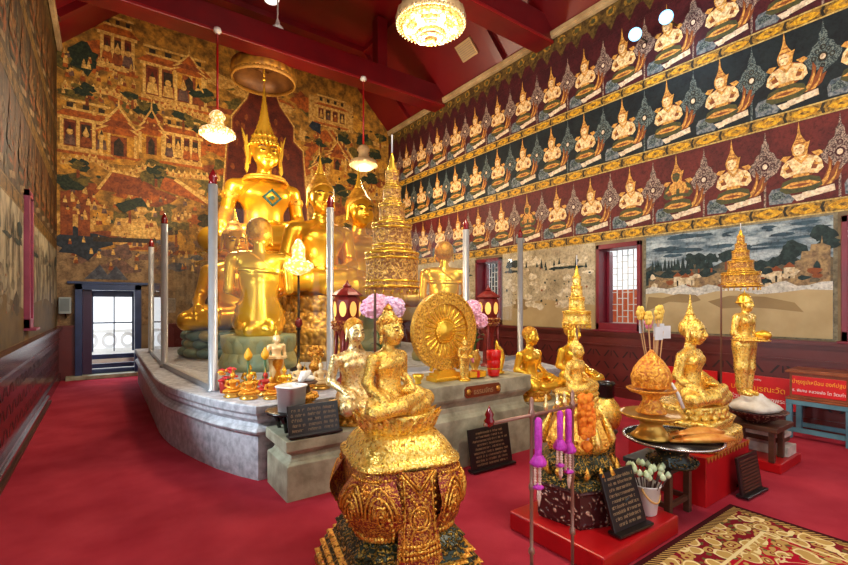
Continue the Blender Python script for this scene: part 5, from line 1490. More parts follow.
mb = MB(); mb.lathe([(.07, 0), (.07, .02), (.03, .06), (.03, .12), (.06, .16), (.08, .2), (.05, .24), (.03, .3)], 18); mb.build('vase', m_leafred, t)
mb = MB()
for k in range(30):
    u = q.uniform(-.4, 1); a = q.uniform(0, 2 * PI); s_ = math.sqrt(1 - u * u); mb.ell((.08 * s_ * math.cos(a), .08 * s_ * math.sin(a), .34 + .07 * u), .025, 6, 4)
mb.build('blooms', m_leafred, t)
# lit lamp on a dark stand among the great images
m_crystal = lit_crystal('lit_crystal', (255, 246, 210), (250, 190, 90), .9, 22)
t = thing('stand_lamp', 'glowing crystal lamp on a slim dark stand before the second image', 'lamp', (2.12, 5.86, .672), 0, None, .96)
mb = MB(); mb.lathe([(.12, 0), (.12, .03), (.04, .06), (.02, .1), (.018, .55), (.04, .58), (.018, .62), (.016, 1.34)], 14); mb.build('stand', M('dark_bronze', (40, 28, 22), .35, .4), t)
mb = MB(); mb.lathe([(.03, .60), (.06, .64), (.05, .70), (.02, .74)], 12); mb.build('knob', m_redfinial, t)
mb = MB(); mb.lathe([(.02, 1.33), (.14, 1.38), (.2, 1.44), (.19, 1.50), (.10, 1.54), (.085, 1.6), (.09, 1.72), (.05, 1.80), (.02, 1.84)], 28, lobes=14, lobe=.04); mb.build('crystal_shade', m_crystal, t)
# ================================================================ trio of gilded figures on the red platform
tag(MB.build((lambda b: (b.box((0, 0, .0625), (.88, .72, .125)), b)[1])(MB()), 'red_platform', m_redpaint, bevel=.012, loc=(2.72, 1.81, 0)), 'low glossy red platform under the dark mosaic pedestal', 'platform')
HEX = [(math.cos(2 * PI * (i + .5) / 6), math.sin(2 * PI * (i + .5) / 6)) for i in range(6)]
def hexo(n=8):
    o = []
    for i in range(6):
        a, b = HEX[i], HEX[(i + 1) % 6]
        for k in range(n): o.append((a[0] + (b[0] - a[0]) * k / n, a[1] + (b[1] - a[1]) * k / n))
    return o
HEXO = hexo()
PX, PY, PZ = 2.66, 1.90, .125
t = thing('statue_pedestal', 'tall dark mosaic and gold pedestal on the red platform', 'pedestal', (PX, PY, PZ), R(10))
lathe_part('mosaic_foot', [(.285, 0), (.30, .03), (.29, .21), (.30, .225), (.285, .24)], m_redmosaic, t, HEXO, smooth=False)
lathe_part('bead_course', [(.285, .235), (.30, .245), (.28, .26), (.24, .285), (.22, .30)], m_greenmosaic, t, HEXO, smooth=False, bead=[(60, .29, .25, .011)])
lathe_part('dark_waist', [(.22, .29), (.25, .33), (.255, .37), (.22, .40), (.20, .43), (.205, .45)], m_greenmosaic, t, HEXO, smooth=False, bead=[(44, .255, .35, .012), (36, .205, .44, .010)])
mb = MB()
for k in range(18):
    a = 2 * PI * k / 18; mb.tube([(.235 * math.cos(a), .235 * math.sin(a), .30), (.27 * math.cos(a), .27 * math.sin(a), .34), (.255 * math.cos(a), .255 * math.sin(a), .385)], [.014, .02, .004], 6)
mb.build('leaf_row', m_leafred, t)
lathe_part('gilt_body', [(.20, .44), (.225, .48), (.22, .54), (.19, .60), (.165, .66), (.17, .70), (.14, .74)], m_leafred, t, HEXO, smooth=False, bead=[(40, .225, .50, .011), (34, .17, .69, .010)])
for k in range(6):
    mb = MB(); mb.M = Matrix.Rotation(2 * PI * k / 6, 4, 'Z')
    mb.tube([(.21, 0, .46), (.225, 0, .52), (.20, 0, .60), (.165, 0, .68)], [.022, .032, .024, .008], 8); mb.build('gilt_boss', m_leaf, t)
mb = MB(); mb.lathe([(.12, .73), (.13, .745), (.11, .77), (.12, .80), (.15, .82), (.145, .83)], 32); mb.petals(16, .115, .75, .026, .06, .012, .028); mb.petals(16, .12, .775, .024, .05, .010, .025, True, .5); mb.build('lotus_seat', m_leaf, t)
t = thing('buddha_statue', 'small gilded image under the slim umbrella, behind the orange garland', 'statue', (PX, PY, PZ + .832), R(5), None, .345)
link_mesh('body', me_med, t); link_mesh('hair', me_hairleaf, t); add_finial(t, 1.01, .16, .045, m_leaf); add_eyes(t, 1.12)
tiered('slim small tiered gold umbrella above the little gilded image', 2.79, 1.99, 0, [(.100, 1.412, 1.507), (.056, 1.514, 1.607), (.041, 1.614, 1.686), (.029, 1.693, 1.758)], .155, (2.93, 2.09), .127, m_leaf, 'tiered umbrellas over the gilded images')
# the two kneeling monks beyond
for x, y, s_, rz, lb, lb2 in ((3.98, 3.46, .73, 8, 'gilded kneeling monk statue just right of the steel post', 'gold lotus stand under the gilded monk beside the plinth'), (4.62, 3.36, .76, 4, 'gilded kneeling monk statue partly behind the small umbrella', 'gold lotus stand under the gilded monk behind the small umbrella')):
    t = thing('monk_statue', lb, 'statue', (x, y, .596), R(rz), None, s_)
    me = me_disc.copy(); me.materials.clear(); me.materials.append(m_gold); link_mesh('body', me, t)
    link_mesh('hair', me_shaved, t); add_eyes(t)
    small_lotus('lotus_pedestal', lb2, x, y, .482, .113, .24, m_leafred)
# gold urn with dark lid on a stand
t = thing('gold_urn', 'gold-leafed jar with black lid on a stand behind the orange garland', 'urn', (4.02, 2.54, .0), 0, None, .92)
mb = MB(); mb.lathe([(.14, 0), (.14, .04), (.10, .08), (.10, .3), (.13, .34)], 24); mb.build('stand', m_greenmosaic, t)
mb = MB(); mb.lathe([(.08, .34), (.14, .40), (.165, .50), (.15, .60), (.09, .68), (.08, .70)], 28); mb.build('jar', m_leaf, t)
mb = MB(); mb.lathe([(.085, .70), (.095, .71), (.09, .82), (.10, .83), (.10, .86), (.03, .87)], 24); mb.build('lid', m_black, t)
# garland rack
m_rack = M('rack_metal', (150, 110, 96), .35, .5)
t = thing('garland_rack', 'thin metal stand with crossbar hung with purple and orange garlands', 'stand', (-.055, 1.50, 0))
for x in (1.79, 2.12):
    mb = MB(); mb.lathe([(.009, 0), (.009, .3), (.016, .31), (.016, .33), (.009, .34), (.009, .62), (.015, .63), (.015, .65), (.009, .66), (.009, .98), (.016, .99), (.016, 1.02), (.010, 1.03), (.012, 1.07), (.004, 1.09)], 10, (x, 0, 0)); mb.build('upright', m_rack, t)
    mb = MB()
    for a in (0, PI / 2, PI, 3 * PI / 2): mb.tube([(x, 0, .05), (x + .10 * math.cos(a), .10 * math.sin(a), .035), (x + .14 * math.cos(a), .14 * math.sin(a), .0)], .008, 6)
    mb.build('foot', m_black, t)
mb = MB(); mb.tube([(1.47, 0, 1.0), (2.22, 0, 1.0)], .009, 8); mb.build('crossbar', m_rack, t)
mb = MB(); mb.lathe([(.003, 0), (.02, .012), (.026, .03), (.016, .045), (.022, .06), (.006, .09), (.003, .1)], 12, (1.50, 0, .985)); mb.build('knob', m_redfinial, t)
for x in (1.90, 1.99, 2.05):
    mb = MB(); mb.lathe([(.006, 1.0), (.012, 1.02), (.014, 1.04), (.006, 1.05), (.008, 1.07), (.003, 1.09)], 10, (x, 0, 0)); mb.build('peg', m_palegold, t)
m_purple = M('purple_garland', (216, 66, 200), .6, 0, (180, 40, 164), 60); m_cream = M('jasmine', (236, 214, 190), .6, 0, (206, 150, 140), 50); m_orange = M('marigold', (250, 150, 24), .7, 0, (232, 112, 10), 60, bmp=.6, bscale=120)
m_violetdark = M('violet_band', (120, 30, 90), .6)
def garland(label, x, y, zt, L, full=True, s=1.0):
    t = thing('purple_garland', label, 'garland', (x, y, zt), 0, 'purple garlands on the rack')
    a = L * .46
    mb = MB(); mb.lathe([(.010 * s, 0), (.017 * s, -.012), (.018 * s, -a * .5), (.016 * s, -a * .85), (.020 * s, -a)][::-1], 16, lobes=8, lobe=.08); mb.build('tube', m_purple, t)
    mb = MB(); mb.lathe([(.034 * s, -a - .035), (.040 * s, -a - .02), (.022 * s, -a + .012), (.014 * s, -a + .02)], 20, lobes=10, lobe=.12); mb.build('skirt', m_purple, t)
    for j in (-1, 0, 1):
        mb = MB()
        n = 7 if j else 10
        for k in range(n): mb.ell((j * .014 * s, (.008 if j else -.010) * s, -a - .045 - k * .0135), (.0085, .0085, .008), 7, 5)
        mb.build('bead_string', m_cream, t)
    if full:
        mb = MB(); mb.lathe([(.024 * s, -L * .80), (.026 * s, -L * .78), (.012, -L * .75)], 14, lobes=7, lobe=.12); mb.build('tuft', m_purple, t)
        mb = MB(); mb.tube([(0, -.004, -L * .79), (0, -.004, -L * .9), (0, -.004, -L)], [.009, .011, .003], 8); mb.build('tip', m_cream, t)
garland('leftmost purple garland hanging alone near the first upright', 1.755, 1.474, .99, .44)
garland('purple garland in the pair, nearer the lone garland', 1.925, 1.474, 1.0, .36, True, .85)
garland('purple garland of the pair beside the orange marigolds', 1.995, 1.474, 1.0, .42, True, .95)
t = thing('orange_garland', 'thick orange marigold garland hanging at the end of the rack', 'garland', (2.15, 1.470, 1.02), 0, None, .93)
q = random.Random(9)
mb = MB()
for k in range(70):
    a = q.uniform(0, 2 * PI); z_ = q.uniform(-.20, .03); rr = .05 * (1 - abs(z_ + .07) * 1.4)
    mb.ell((rr * math.cos(a) * 1.1, rr * math.sin(a) * .6, z_), (.022, .018, .022), 7, 5)
mb.ell((0, 0, -.08), (.045, .02, .12), 10, 8); mb.build('blossom_loop', m_orange, t)
mb = MB(); mb.lathe([(.008, -.225), (.03, -.25), (.034, -.27), (.02, -.285), (.006, -.30)][::-1], 14); mb.build('tassel_ball', m_orange, t)
mb = MB(); mb.ell((0, 0, -.215), (.016, .016, .016), 8, 6); mb.build('bead', m_cream, t)

# ================================================================ right side: seated image on a red box
t = thing('red_box', 'red painted box with scalloped gilt edge under the big right image', 'box', (4.14, 1.82, 0))
mb = MB(); mb.box((0, 0, .19), (.84, .62, .38)); mb.build('box', m_redpaint, t, .006)
mb = MB()
for k in range(14):
    x = -.40 + .06 * k + .01; mb.prism([(x - .027, 0), (x + .027, 0), (x, .001)], 0, .001) if False else mb.add([(x - .027, -.3125, .38), (x, -.3125, .335), (x + .027, -.3125, .38), (x - .027, -.318, .38), (x, -.318, .335), (x + .027, -.318, .38)], [(3, 4, 5), (2, 1, 0), (0, 1, 4, 3), (1, 2, 5, 4)])
mb.build('scallop_edge', m_vase, t)
t = thing('statue_pedestal', 'tiered gold-leafed lotus base on the red box', 'pedestal', (4.18, 1.80, .382), R(4), None, 1.04)
mb = MB(); mb.M = Matrix.Diagonal((1, .78, 1, 1)); mb.lathe([(.37, 0), (.385, .03), (.375, .10), (.36, .115), (.30, .13), (.31, .16), (.33, .20), (.30, .215)], outline=SQ); mb.beads(60, .37, .105, .010, SQ); mb.build('plinth', m_leaf, t)
mb = MB(); mb.M = Matrix.Diagonal((1, .78, 1, 1)); mb.lathe([(.29, .21), (.27, .24), (.28, .27), (.315, .315), (.30, .32)], 40); mb.petals(20, .275, .22, .05, .09, .025, .03); mb.petals(20, .29, .26, .045, .05, .02, .03, True, .5); mb.build('lotus_seat', m_leaf, t)
t = gilded('large gilded image with pointed flame seated on the red box', 4.15, 1.80, .718, .74, 4, False)
link_mesh('hair', me_hairleaf, t); add_finial(t, 1.01, .25, .045, m_leaf); add_eyes(t, 1.12)
plaque('slatted_sign', 'dark ribbed plaque leaning on the front of the red box', 4.30, 1.405, .012, .36, .31, R(-3), R(8), 3, 44)
o = bpy.data.objects['slatted_sign']
for ch in list(o.children):
    if ch.name.startswith('lettering'): bpy.data.objects.remove(ch)
mb = MB(); mb.M = Matrix.Rotation(-R(8), 4, 'X')
for k in range(10): mb.box((0, -.014, .04 + k * .026), (.30, .008, .012))
mb.build('slats', m_wood, o)
# dark table with lacquer tray and offerings
t = thing('lacquer_table', 'round black lacquer table with silver rim holding gold trays', 'table', (3.38, 1.60, .39))
mb = MB(); mb.lathe([(.30, .175), (.325, .18), (.325, .19)], 44); mb.build('tabletop', m_black, t)
m_silver = M('silver', (214, 214, 216), .25, .8)
mb = MB(); mb.lathe([(.318, .186), (.332, .188), (.334, .197), (.318, .196)], 44, cap=False); mb.build('rim', m_silver, t)
mb = MB(); mb.lathe([(.16, .001), (.17, .02), (.10, .06), (.12, .11), (.2, .17), (.3, .178)], 32); mb.beads(26, .165, .03, .012); mb.build('foot', m_darkbase, t)
t = thing('wooden_stool', 'plain dark wooden stool under the round lacquer table', 'stool', (3.42, 1.72, 0))
mb = MB(); mb.box((0, 0, .37), (.36, .36, .035)); mb.build('seat', M('green_black_top', (44, 46, 34), .5, 0, (34, 32, 28), 8), t, .004)
for sx in (-1, 1):
    for sy in (-1, 1):
        mb = MB(); mb.box((sx * .145, sy * .145, .176), (.045, .045, .352)); mb.build('leg', m_wood, t, .004)
for sx, sy, w_, d_ in ((0, -1, .26, .025), (0, 1, .26, .025), (1, 0, .025, .26), (-1, 0, .025, .26)):
    mb = MB(); mb.box((sx * .145, sy * .145, .11), (w_, d_, .035)); mb.build('stretcher', m_wood, t)
def tray(name, label, x, y, z, r, h, mat):
    t = thing(name, label, 'tray', (x, y, z)); mb = MB()
    mb.lathe([(r * .62, 0), (r * .64, h * .06), (r * .5, h * .2), (r * .34, h * .5), (r * .4, h * .7), (r * .9, h * .86), (r, h * .97), (r * .97, h), (r * .85, h * .9)], 36); mb.beads(40, r * .99, h * .97, r * .03); mb.build('tray', mat, t); return t
m_amber = ornate('amber_gold', (244, 176, 64), (190, 100, 24), 60, .7, .32, .45, .3, .65, .008)
tray('pedestal_tray', 'wide gold pedestal tray at the bottom of the offering stack', 3.24, 1.68, .588, .215, .18, m_vase)
tray('pedestal_tray', 'smaller gold pedestal bowl holding the big lotus bud', 3.24, 1.68, .770, .165, .175, m_amber)
t = thing('lotus_bud_offering', 'big golden lotus-bud cone of folded leaves on stacked trays', 'offering', (3.24, 1.68, .946))
mb = MB(); mb.lathe([(.10, 0), (.125, .03), (.135, .08), (.12, .14), (.08, .20), (.03, .25), (.004, .275)], 28)
for j in range(6):
    r_ = (.128, .134, .124, .10, .07, .04)[j]; z_ = .01 + j * .04
    mb.petals(14 - j, r_ * .94, z_, .026 - j * .0015, .07, .012, -.03 if j > 1 else 0.0, False, .5 * (j % 2))
mb.build('folded_leaves', m_amber, t)
mb = MB(); mb.tube([(.09, -.10, .04), (.12, -.13, -.04), (.16, -.15, -.14)], [.01, .014, .012], 6); mb.build('ribbon', m_white, t)
# fish-shaped folded cloths on the lacquer table
for i, (dx, dy, rz, lb) in enumerate(((.0, -.19, 24, 'orange folded cloth offering at the front of the lacquer table'), (.13, -.09, 30, 'orange folded cloth offering nearest the seated image'))):
    t = thing('folded_cloth', lb, 'cloth', (3.42 + dx, 1.58 + dy, .588), R(rz - 56), None, 1.0)
    mb = MB(); mb.M = Matrix.Diagonal((1, 1.15, .7, 1)); mb.tube([(-.26, 0, .02), (-.14, 0, .03), (0, 0, .045), (.12, 0, .04), (.2, 0, .03)], [.010, .03, .05, .042, .02], 12)
    for k in range(6): mb.tube([(-.2 + k * .06, -.035, .03), (-.17 + k * .06, 0, .07), (-.2 + k * .06, .035, .03)], .006, 5)
    mb.build('cloth', M('saffron', (240, 176, 84), .35, .35, (216, 126, 44), 14), t)
# stick flowers in a vase behind the bud
t = thing('stick_flower_vase', 'vase of long sticks topped with paper flowers and notes behind the bud', 'vase', (3.50, 1.79, .588), 0, None, .92)
mb = MB(); mb.lathe([(.05, 0), (.07, .05), (.06, .14), (.035, .2), (.05, .23)], 18); mb.build('vase', m_vase, t)
m_paper = M('paper_note', (206, 210, 214), .6); m_pinkpaper = M('pink_paper', (240, 140, 176), .6); m_ypaper = M('yellow_paper', (246, 206, 90), .6); m_stick = M('stick', (186, 140, 92), .6)
q = random.Random(12)
for dx, hz, kind in ((-.30, .98, 'y'), (-.27, .90, 'n'), (-.24, .94, 'y'), (-.12, .84, 'n'), (-.02, .98, 'y'), (-.06, .90, 'p'), (.02, .86, 'n'), (.10, .99, 'y'), (.07, .86, 'n'), (.14, .84, 'n'), (.17, .93, 'y')):
    dy = q.uniform(-.06, .06); dx = dx * .85 + .02
    mb = MB(); mb.tube([(0, 0, .15), (dx * .5, dy * .5, hz * .6), (dx, dy, hz)], .005, 6); mb.build('stick', m_stick, t)
    mb = MB()
    if kind == 'n':
        mb.box((dx + .02, dy - .01, hz - .03), (.10, .006, .11), R(q.uniform(-30, 30))); mb.build('note', m_paper, t)
    else:
        for k in range(6):
            a = 2 * PI * k / 6; mb.ell((dx + .036 * math.cos(a), dy - .004, hz + .036 * math.sin(a)), (.028, .016, .028), 7, 5)
        mb.ell((dx, dy - .012, hz), .014, 7, 5); mb.build('paper_flower', m_pinkpaper if kind == 'p' else m_ypaper, t)
# white bucket of lotus buds
m_bucket = M('bucket_plastic', (214, 206, 200), .35); m_bud = M('lotus_bud', (214, 224, 190), .6, 0, (176, 200, 150), 20); m_darkstem = M('dark_stem', (70, 40, 34), .6)
t = thing('bucket', 'white plastic bucket with tan handle on the red platform', 'bucket', (3.02, 1.60, .127))
mb = MB(); mb.lathe([(.062, 0), (.066, .005), (.088, .19), (.094, .195), (.094, .205), (.082, .2), (.06, .02), (.001, .018)], 28, cap=False); mb.build('pail', m_bucket, t)
mb = MB(); mb.tube([(.092 * math.cos(a), -.092 * abs(math.sin(a)) * .6 - .02, .19 - .10 * math.sin(a)) for a in [PI * i / 12 for i in range(13)]], .007, 6); mb.build('handle', M('handle_tan', (214, 160, 90), .5), t)
q = random.Random(3)
for k in range(24):
    a = q.uniform(0, 2 * PI); r_ = .135 * math.sqrt(q.random()); z_ = q.uniform(.27, .31) - r_ * .3; x_, y_ = r_ * math.cos(a), r_ * math.sin(a)
    b = thing('lotus_bud', 'pale green lotus bud on dark stem in the white bucket', 'flower', (3.02, 1.60, .15), 0, 'lotus buds in the white bucket')
    mb = MB(); mb.tube([(x_ * .35, y_ * .35, 0), (x_ * .6, y_ * .6, z_ * .6), (x_, y_, z_)], .004, 5); mb.build('stem', m_darkstem, b)
    mb = MB(); mb.M = Matrix.Translation((x_, y_, z_)); mb.lathe([(.006, -.008), (.017, .004), (.019, .016), (.012, .030), (.002, .042)], 10, lobes=5, lobe=.08); mb.build('bud', m_bud, b)
# standing alms figure on a white mound in a dark bowl, on a stepped stand
t = thing('stepped_stand', 'dark wooden stand with marble steps on a red base beside the red box', 'stand', (5.24, 1.64, 0), 0, None, .92)
mb = MB(); mb.box((.06, 0, .05), (.62, .5, .10)); mb.build('red_base', m_redpaint, t, .01)
m_marble = M('marble_step', (206, 198, 188), .35, 0, (170, 160, 150), 12)
mb = MB(); mb.box((.20, -.02, .15), (.26, .4, .10)); mb.box((.16, .0, .26), (.24, .36, .05), mi=1); mb.box((.16, 0, .31), (.26, .38, .04)); mb.build('steps', [m_marble, m_wood], t, .005)
for sx in (-1, 1):
    for sy in (-1, 1): 
        mb = MB(); mb.box((-.10 + sx * .13, sy * .17, .255), (.05, .05, .31)); mb.build('leg', m_wood, t, .004)
mb = MB(); mb.box((-.04, 0, .43), (.5, .46, .05)); mb.build('top', m_wood, t, .006)
t = thing('wide_bowl', 'wide dark inlaid bowl under the standing figure', 'bowl', (5.15, 1.65, .42), 0, None, .86)
mb = MB(); mb.lathe([(.12, 0), (.13, .01), (.16, .03), (.24, .08), (.29, .125), (.30, .135), (.27, .13), (.15, .10), (.001, .095)], 40); mb.build('bowl', m_redmosaic, t)
t = thing('white_mound', 'white plaster rock mound carrying the standing golden figure', 'mound', (5.13, 1.66, .535), 0, None, .9)
mb = MB(); mb.lathe([(.20, 0), (.235, .035), (.20, .07), (.15, .10), (.10, .14), (.07, .175), (.02, .18)], 26, lobes=5, lobe=.09); mb.build('rock', M('white_plaster', (226, 220, 208), .7, 0, (196, 186, 170), 8, bmp=.5, bscale=14), t)
t = thing('alms_statue', 'slim golden standing figure with round cap carrying an alms bowl', 'statue', (5.04, 1.70, .682), R(-12), None, .97); t.scale = (.80, .86, .97); add_eyes(t, .62, (0, -.003, .905))
link_mesh('body', me_stand, t)
mb = MB(); mb.lathe([(.076, .91), (.09, .915), (.092, .925), (.074, .935), (.068, .97), (.045, 1.0), (.01, 1.015)], 24, (0, .01, 0)); mb.tube([(0, .01, 1.0), (.01, .01, 1.06)], [.008, .002], 6); mb.build('cap', m_gold, t)
mb = MB(); mb.M = Matrix.Translation((0, -.185, .555)); mb.lathe([(.03, 0), (.065, .02), (.08, .05), (.07, .075), (.05, .085), (.01, .10)], 20); mb.build('bowl', m_gold, t)
tiered('five-tiered gold umbrella on a bent pole in front of the landscape panel', 5.22, 1.80, 0, [(.170, 1.730, 1.879), (.112, 1.889, 1.999), (.076, 2.009, 2.099), (.052, 2.105, 2.169), (.034, 2.175, 2.248)], .13, (5.02, 1.90), .02, m_filigree, 'tiered umbrellas over the gilded images')
# red signs against the right wall, donation box, stools
m_signred = M('sign_red', (206, 22, 26), .35); m_yellowletter = M('yellow_letter', (250, 176, 40), .5); m_whiteletter = M('white_letter', (240, 236, 230), .5)
def fit(o, w):
    d = max(v.co.x for v in o.data.vertices) - min(v.co.x for v in o.data.vertices)
    if d > w: o.scale = (w / d, max(.75, w / d), 1)
    return o
def sign(label, y, w, l1, l2, z0=.22, h=.40, l0=None):
    t = thing('red_sign', label, 'sign', (XR - .11, y, z0), R(-90))
    mb = MB(); mb.box((0, 0, h / 2), (w, .025, h)); mb.build('board', m_signred, t, .004)
    fit(text('lettering_yellow', l1, h * .25, m_yellowletter, t, (0, -.014, h * .58), (R(90), 0, 0)), w * .85)
    fit(text('lettering_white', l2, h * .19, m_whiteletter, t, (0, -.014, h * .25), (R(90), 0, 0)), w * .8)
    if l0: text('lettering_top', l0, h * .08, m_whiteletter, t, (0, -.014, h * .87), (R(90), 0, 0))
    mb = MB(); mb.box((-w * .35, .02, -z0 / 2), (.04, .03, z0)); mb.box((w * .35, .02, -z0 / 2), (.04, .03, z0)); mb.build('legs', m_wood, t)
    return t
sign('red sign with yellow and white lettering behind the standing figure', 2.22, .86, 'บริจาคบูรณะวัด', 'ร่วมทำบุญ สร้างพระ', l0='ขอเชิญ')
sign('red sign with lettering mostly hidden behind the seated right image', 3.12, .86, 'บูรณะพระอุโบสถ', 'ทำบุญค่าน้ำค่าไฟ', l0='ขอเชิญ')
m_tealpaint = M('teal_paint', (88, 134, 148), .45, 0, (70, 112, 128), 6)
def stool_teal(label, y):
    t = thing('teal_stool', label, 'stool', (6.72, y, 0))
    mb = MB(); mb.box((0, 0, .42), (.42, .58, .05)); mb.build('top', m_tealpaint, t, .005)
    for sx in (-1, 1):
        for sy in (-1, 1): 
            mb = MB(); mb.box((sx * .18, sy * .26, .1975), (.055, .055, .395)); mb.build('leg', m_tealpaint, t, .004)
    for sx in (-1, 1):
        mb = MB(); mb.box((sx * .18, 0, .10), (.03, .465, .05)); mb.build('stretcher', m_tealpaint, t)
    return t
def donation(label, y, l1, l2):
    t = thing('donation_box', label, 'box', (6.72, y, .447))
    mb = MB(); mb.box((0, 0, .012), (.42, .59, .024)); mb.box((0, 0, .17), (.36, .52, .29)); mb.box((0, 0, .327), (.42, .59, .024)); mb.box((0, 0, .345), (.38, .55, .015)); mb.build('case', M('varnished_wood', (150, 78, 40), .35, 0, (116, 54, 28), 6), t, .004)
    s_ = MB(); s_.box((-.185, 0, .17), (.012, .47, .22)); s_.build('sign_panel', m_signred, t, .004)
    fit(text('lettering_yellow', l1, .082, m_yellowletter, t, (-.193, 0, .215), (R(90), 0, R(-90))), .46)
    fit(text('lettering_white', l2, .062, m_whiteletter, t, (-.193, 0, .115), (R(90), 0, R(-90))), .46)
stool_teal('teal painted open stool carrying the wooden donation box', 1.50); donation('wooden donation box with red sign on the teal stool', 1.50, 'บำรุงรูปเหมือน องค์ปฐม', 'ร. พิเศษ หลวงพ่อ โต วัดเก่า')
sign('red sign only just showing past the donation box', .68, .74, 'ทำบุญบูรณะ', 'ร่วมสร้างบุญ', .25, .42)
m_bottle = M('bottle_plastic', (196, 170, 160), .2, 0)
tag(MB.build((lambda b: (b.lathe([(.03, 0), (.032, .01), (.032, .1), (.014, .13), (.014, .16)], 14), b)[1])(MB()), 'bottle', m_bottle, loc=(XR - .12, 2.42, .622)), 'small clear bottle standing on top of the red sign', 'bottle')

# ================================================================ patterned rug
def rugmat():
    m, nt, b = _mat('rug_pattern'); L = nt.links.new
    tc = nt.nodes.new('ShaderNodeTexCoord'); sp = nt.nodes.new('ShaderNodeSeparateXYZ'); L(tc.outputs['Object'], sp.inputs[0])
    def mth(op, a, b2=None):
        n = nt.nodes.new('ShaderNodeMath'); n.operation = op
        for i, v in enumerate((a, b2)):
            if v is None: continue
            if hasattr(v, 'links'): L(v, n.inputs[i])
            else: n.inputs[i].default_value = v
        return n.outputs[0]
    def lt(a, v): return mth('LESS_THAN', a, v)
    def gt(a, v): return mth('GREATER_THAN', a, v)
    d = mth('MINIMUM', mth('MULTIPLY', sp.outputs[0], -1), mth('MULTIPLY', sp.outputs[1], -1))     # distance from far and right edges
    vec = coords(nt)
    nz = nt.nodes.new('ShaderNodeTexNoise'); nz.inputs['Scale'].default_value = 5; L(vec, nz.inputs['Vector'])
    def floral(scale, w, th):
        mx = nt.nodes.new('ShaderNodeMix'); mx.data_type = 'RGBA'; mx.inputs[0].default_value = .10
        L(vec, mx.inputs[6]); L(nz.outputs['Color'], mx.inputs[7])
        v = nt.nodes.new('ShaderNodeTexVoronoi'); v.inputs['Scale'].default_value = scale; L(mx.outputs[2], v.inputs['Vector'])
        r_ = mth('FRACT', mth('MULTIPLY', v.outputs['Distance'], w))
        return lt(r_, th), v
    def vor(scale, warp):
        mx = nt.nodes.new('ShaderNodeMix'); mx.data_type = 'RGBA'; mx.inputs[0].default_value = warp
        L(vec, mx.inputs[6]); L(nz.outputs['Color'], mx.inputs[7])
        v = nt.nodes.new('ShaderNodeTexVoronoi'); v.inputs['Scale'].default_value = scale; L(mx.outputs[2], v.inputs['Vector']); return v.outputs['Distance']
    v1, v2, v3 = vor(9, .12), vor(15, .10), vor(26, .08)
    nB = noise(nt, vec, 3.0, 2, .5, 1.8)
    wob = mth('ADD', d, mth('MULTIPLY', mth('SUBTRACT', noise(nt, vec, 4.5, 2), .5), .42))
    def mixc(f, a, b2):
        mx = nt.nodes.new('ShaderNodeMix'); mx.data_type = 'RGBA'; L(f, mx.inputs[0])
        for i, v in ((6, a), (7, b2)):
            if hasattr(v, 'links'): L(v, mx.inputs[i])
            else: mx.inputs[i].default_value = v
        return mx.outputs[2]
    RED = rgb((172, 14, 40)); GOLD = rgb((186, 150, 84)); CREAM = rgb((226, 206, 150)); DK = rgb((60, 16, 18)); GR = rgb((96, 92, 46)); MAR = rgb((120, 20, 32))
    def flowers(base):
        c = mixc(lt(v3, .34), base, GR)
        c = mixc(lt(v2, .50), c, GOLD); c = mixc(lt(mth('ABSOLUTE', mth('SUBTRACT', v2, .24)), .045), c, MAR); c = mixc(lt(v2, .13), c, CREAM)
        c = mixc(lt(v1, .45), c, CREAM); c = mixc(lt(v1, .36), c, GOLD); c = mixc(lt(v1, .16), c, MAR); c = mixc(lt(v1, .07), c, CREAM)
        return c
    band_ = flowers(MAR); leafc = flowers(RED)
    scroll = lt(mth('ABSOLUTE', mth('SUBTRACT', nB, .5)), .02)
    col = mixc(scroll, RED, CREAM)
    col = mixc(lt(wob, .52), col, leafc)
    col = mixc(lt(d, .30), col, band_)
    col = mixc(lt(mth('ABSOLUTE', mth('SUBTRACT', d, .31)), .010), col, CREAM)
    col = mixc(lt(mth('ABSOLUTE', mth('SUBTRACT', d, .355)), .006), col, GOLD)
    zig = lt(mth('ABSOLUTE', mth('SUBTRACT', mth('FRACT', mth('MULTIPLY', mth('ADD', sp.outputs[0], sp.outputs[1]), 30)), .5)), .22)
    col = mixc(lt(d, .085), col, mixc(zig, DK, GOLD))
    col = mixc(lt(d, .035), col, DK)
    L(col, b.inputs['Base Color']); b.inputs['Roughness'].default_value = .95; b.inputs['Specular IOR Level'].default_value = .1
    bump(nt, b, noise(nt, vec, 240, 2), .4, .004)
    return m
o = MB(); o.box((-1.3, -1.4, .004), (2.6, 2.8, .008)); tag(o.build('patterned_rug', rugmat(), loc=(3.94, 1.43, .001)), 'crimson rug with gold floral border in the lower right corner', 'rug')
# ================================================================ door, windows, lamps, small fittings
m_blue = M('blue_black_paint', (44, 62, 108), .3, 0, (34, 48, 86), 4); m_violet = M('violet_frame', (64, 40, 70), .35)
mb = MB()
yd = YB + .12
for x in (DX0 + .06, DX1 - .06): mb.box((x, YB + .03, 1.0), (.12, .3, 1.98))
mb.box(((DX0 + DX1) / 2, YB + .03, 1.93), (DX1 - DX0, .3, .12)); mb.box(((DX0 + DX1) / 2, YB + .0, 2.02), (DX1 - DX0 + .26, .12, .05))
mb.box((DX0 + .2, YB + .05, 1.0), (.16, .06, 1.9), mi=1)
ix0, ix1 = DX0 + .26, DX1 - .12
for x, w_ in ((ix0 + .02, .04), (ix1 - .02, .04), ((ix0 + ix1) / 2 + .02, .022)): mb.box((x, yd + .12, 1.18), (w_, .05, 1.3))
mb.box(((ix0 + ix1) / 2, yd + .12, 1.16), (ix1 - ix0, .05, .03)); mb.box(((ix0 + ix1) / 2, yd + .12, 1.80), (ix1 - ix0, .05, .14))
